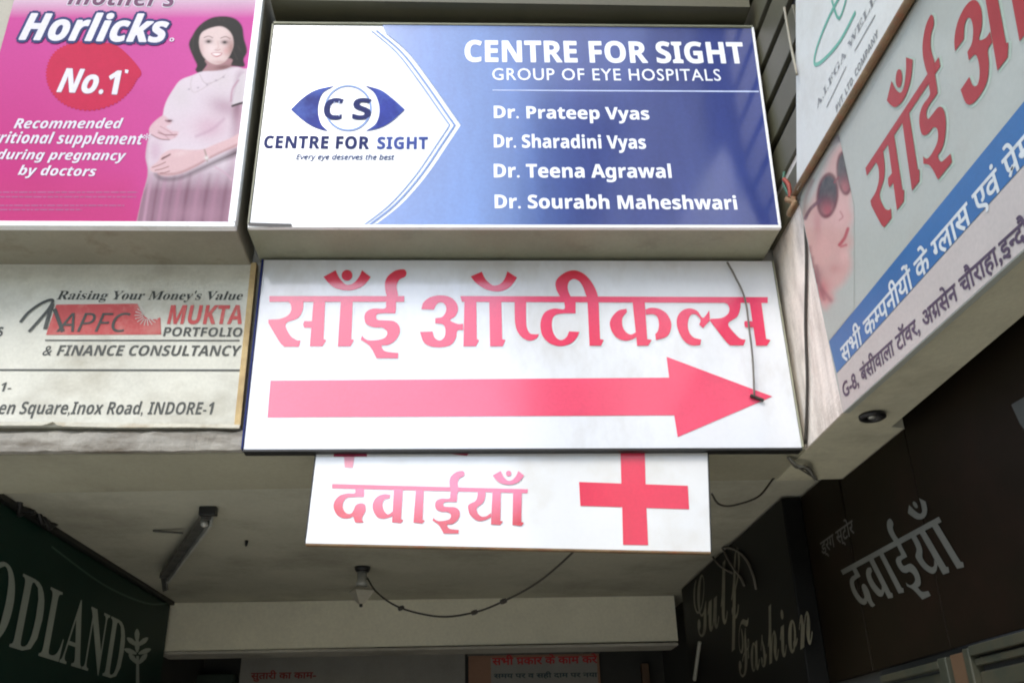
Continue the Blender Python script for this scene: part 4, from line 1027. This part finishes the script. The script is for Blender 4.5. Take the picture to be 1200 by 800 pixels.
# cable down the pier
o = tube('pier_cable', [at(942,236,0,1.552), at(945,300,0,1.55), at(944,380,0,1.552), at(946,450,0,1.55), at(944,520,0,1.552)], .007, M['wire'], None, 6)
single(o, 'dark cable running down the plaster pier right of the arrow sign', 'cable')
root = thing('rusty_clamp', 'rusty knotted clamp at the corner where the rail meets the pier', 'clamp', tuple(at(928,238,0,1.50)))
c = at(927,238,0,1.50)
tube('knot', [c+[0,.02,.03], c+[-.02,-.01,.01], c+[.01,-.02,-.02], c+[.0,.03,-.04], c+[-.015,.0,-.05], c+[.01,-.03,.0], c+[0,.03,.05]], .012, M['rust'], root, 8)
tube('loose_strand', [c+[0,0,.03], c+[-.01,.02,.12], c+[.01,.04,.2]], .007, mat('green_wire', (.03,.10,.06,1), .6), root, 6)
tube('loose_strand', [c+[0,0,.03], c+[.0,-.01,.09], c+[-.01,.01,.14]], .010, mat('red_wire', (.25,.04,.02,1), .6), root, 6)
# wires from the medicines sign to the corner
o = tube('corner_wire', [at(834,578,1,4.05), at(842,590,1,4.2), at(858,592,1,4.3), at(888,582,1,4.45), at(905,562,1,4.5), at(924,537,1,4.4)], .005, M['wire'], None, 6)
single(o, 'thin drooping wire between the medicines sign and the dark corner', 'wire')
root = thing('wire_bundle', 'tangle of grey wires under the corner beside the arrow sign', 'wires', tuple(at(935,545,2,2.94)))
for k in range(6):
    j = lambda: rng.normal(0, 2.2)
    tube('strand', [at(924+j()*.3,536+j()*.3,2,2.955), at(934+j(),545+j(),2,2.93), at(944+j(),550+j(),2,2.93), at(956+j(),562+j()*.5,2,2.95)], .0045, M['wire_grey'] if k % 2 else M['wire_light'], root, 5)
root = thing('wire_loops', 'pale wire loops hanging over the top edge of the black fashion sign', 'wires', tuple(at(850,640,0,1.77)))
for pts in ([(846,641),(856,660),(868,677),(872,686)], [(846,641),(862,644),(874,655),(882,672),(886,690)], [(834,650),(843,662),(858,671)]):
    tube('strand', [at(x, y, 0, 1.775) for x, y in pts], .008, M['wire_grey'], root, 5)
a, b = at(820,752,0,1.72), at(814,796,0,1.72)
o = tube('white_rod', [a, (a+b)/2, b], .014, M['wire_light'], None, 8); single(o, 'short pale upright rod in front of the black fashion sign', 'rod')
# round ring in the underside of the side beam
root = thing('conduit_ring', 'black round conduit ring set in the underside of the right beam', 'conduit ring', tuple(at(1022,486,2,2.96)))
c = at(1022,486,2,2.958)
ringp = [(.055,0),(.055,.014),(.045,.02),(.032,.014),(.030,.002)]
lathe('outer_ring', [(.001,-.001)]+ringp+[(.001,.002)], c, (0,0,-1), M['black'], root, 28)
lathe('inner_plug', [(.001,.004),(.017,.004),(.015,.012),(.001,.014)], c+np.array([0,.005,0]), (0,0,-1), M['steel_light'], root, 16)
# small nail in the ceiling
c = at(289,633,2,CZ); o = lathe('ceiling_nail', [(.001,0),(.012,0),(.009,.03),(.001,.04)], c, (0,0,-1), M['black'], None, 8)
single(o, 'tiny dark nail stub in the ceiling between bracket and bulb holder', 'nail')

# ================================================================== GROUND AND UNSEEN BLOCKS BEHIND THE CAMERA
o = mesh_obj('ground', [(-120,-120,0),(120,-120,0),(120,120,0),(-120,120,0)], [(0,1,2,3)], M['ground']); o['kind'] = 'structure'
def opposite(label, x0, x1, y0, hgt):  # added out of view; gap and heights shaped for the glare on the signs
    rt = thing('unseen_street_block', label, 'building', ((x0+x1)/2, y0, 0))
    box('wall', (x0, y0-8, 0.004), (x1, y0, hgt), M['opp'], rt, bev=.02)
    z = 1.2
    while z < hgt-2:
        x = x0+.8
        while x < x1-1.6:
            box('window', (x, y0+.002, z), (x+1.1, y0+.06, z+1.3), M['opp_glass'], rt); x += 2.4
        z += 3.1
opposite('unseen block added across the street to shape the sign glare, on the left as seen from the arcade', -22, -3.4, -12, 6.5)
opposite('unseen block added across the street to shape the sign glare, on the right as seen from the arcade', 1.7, 19, -12, 18)
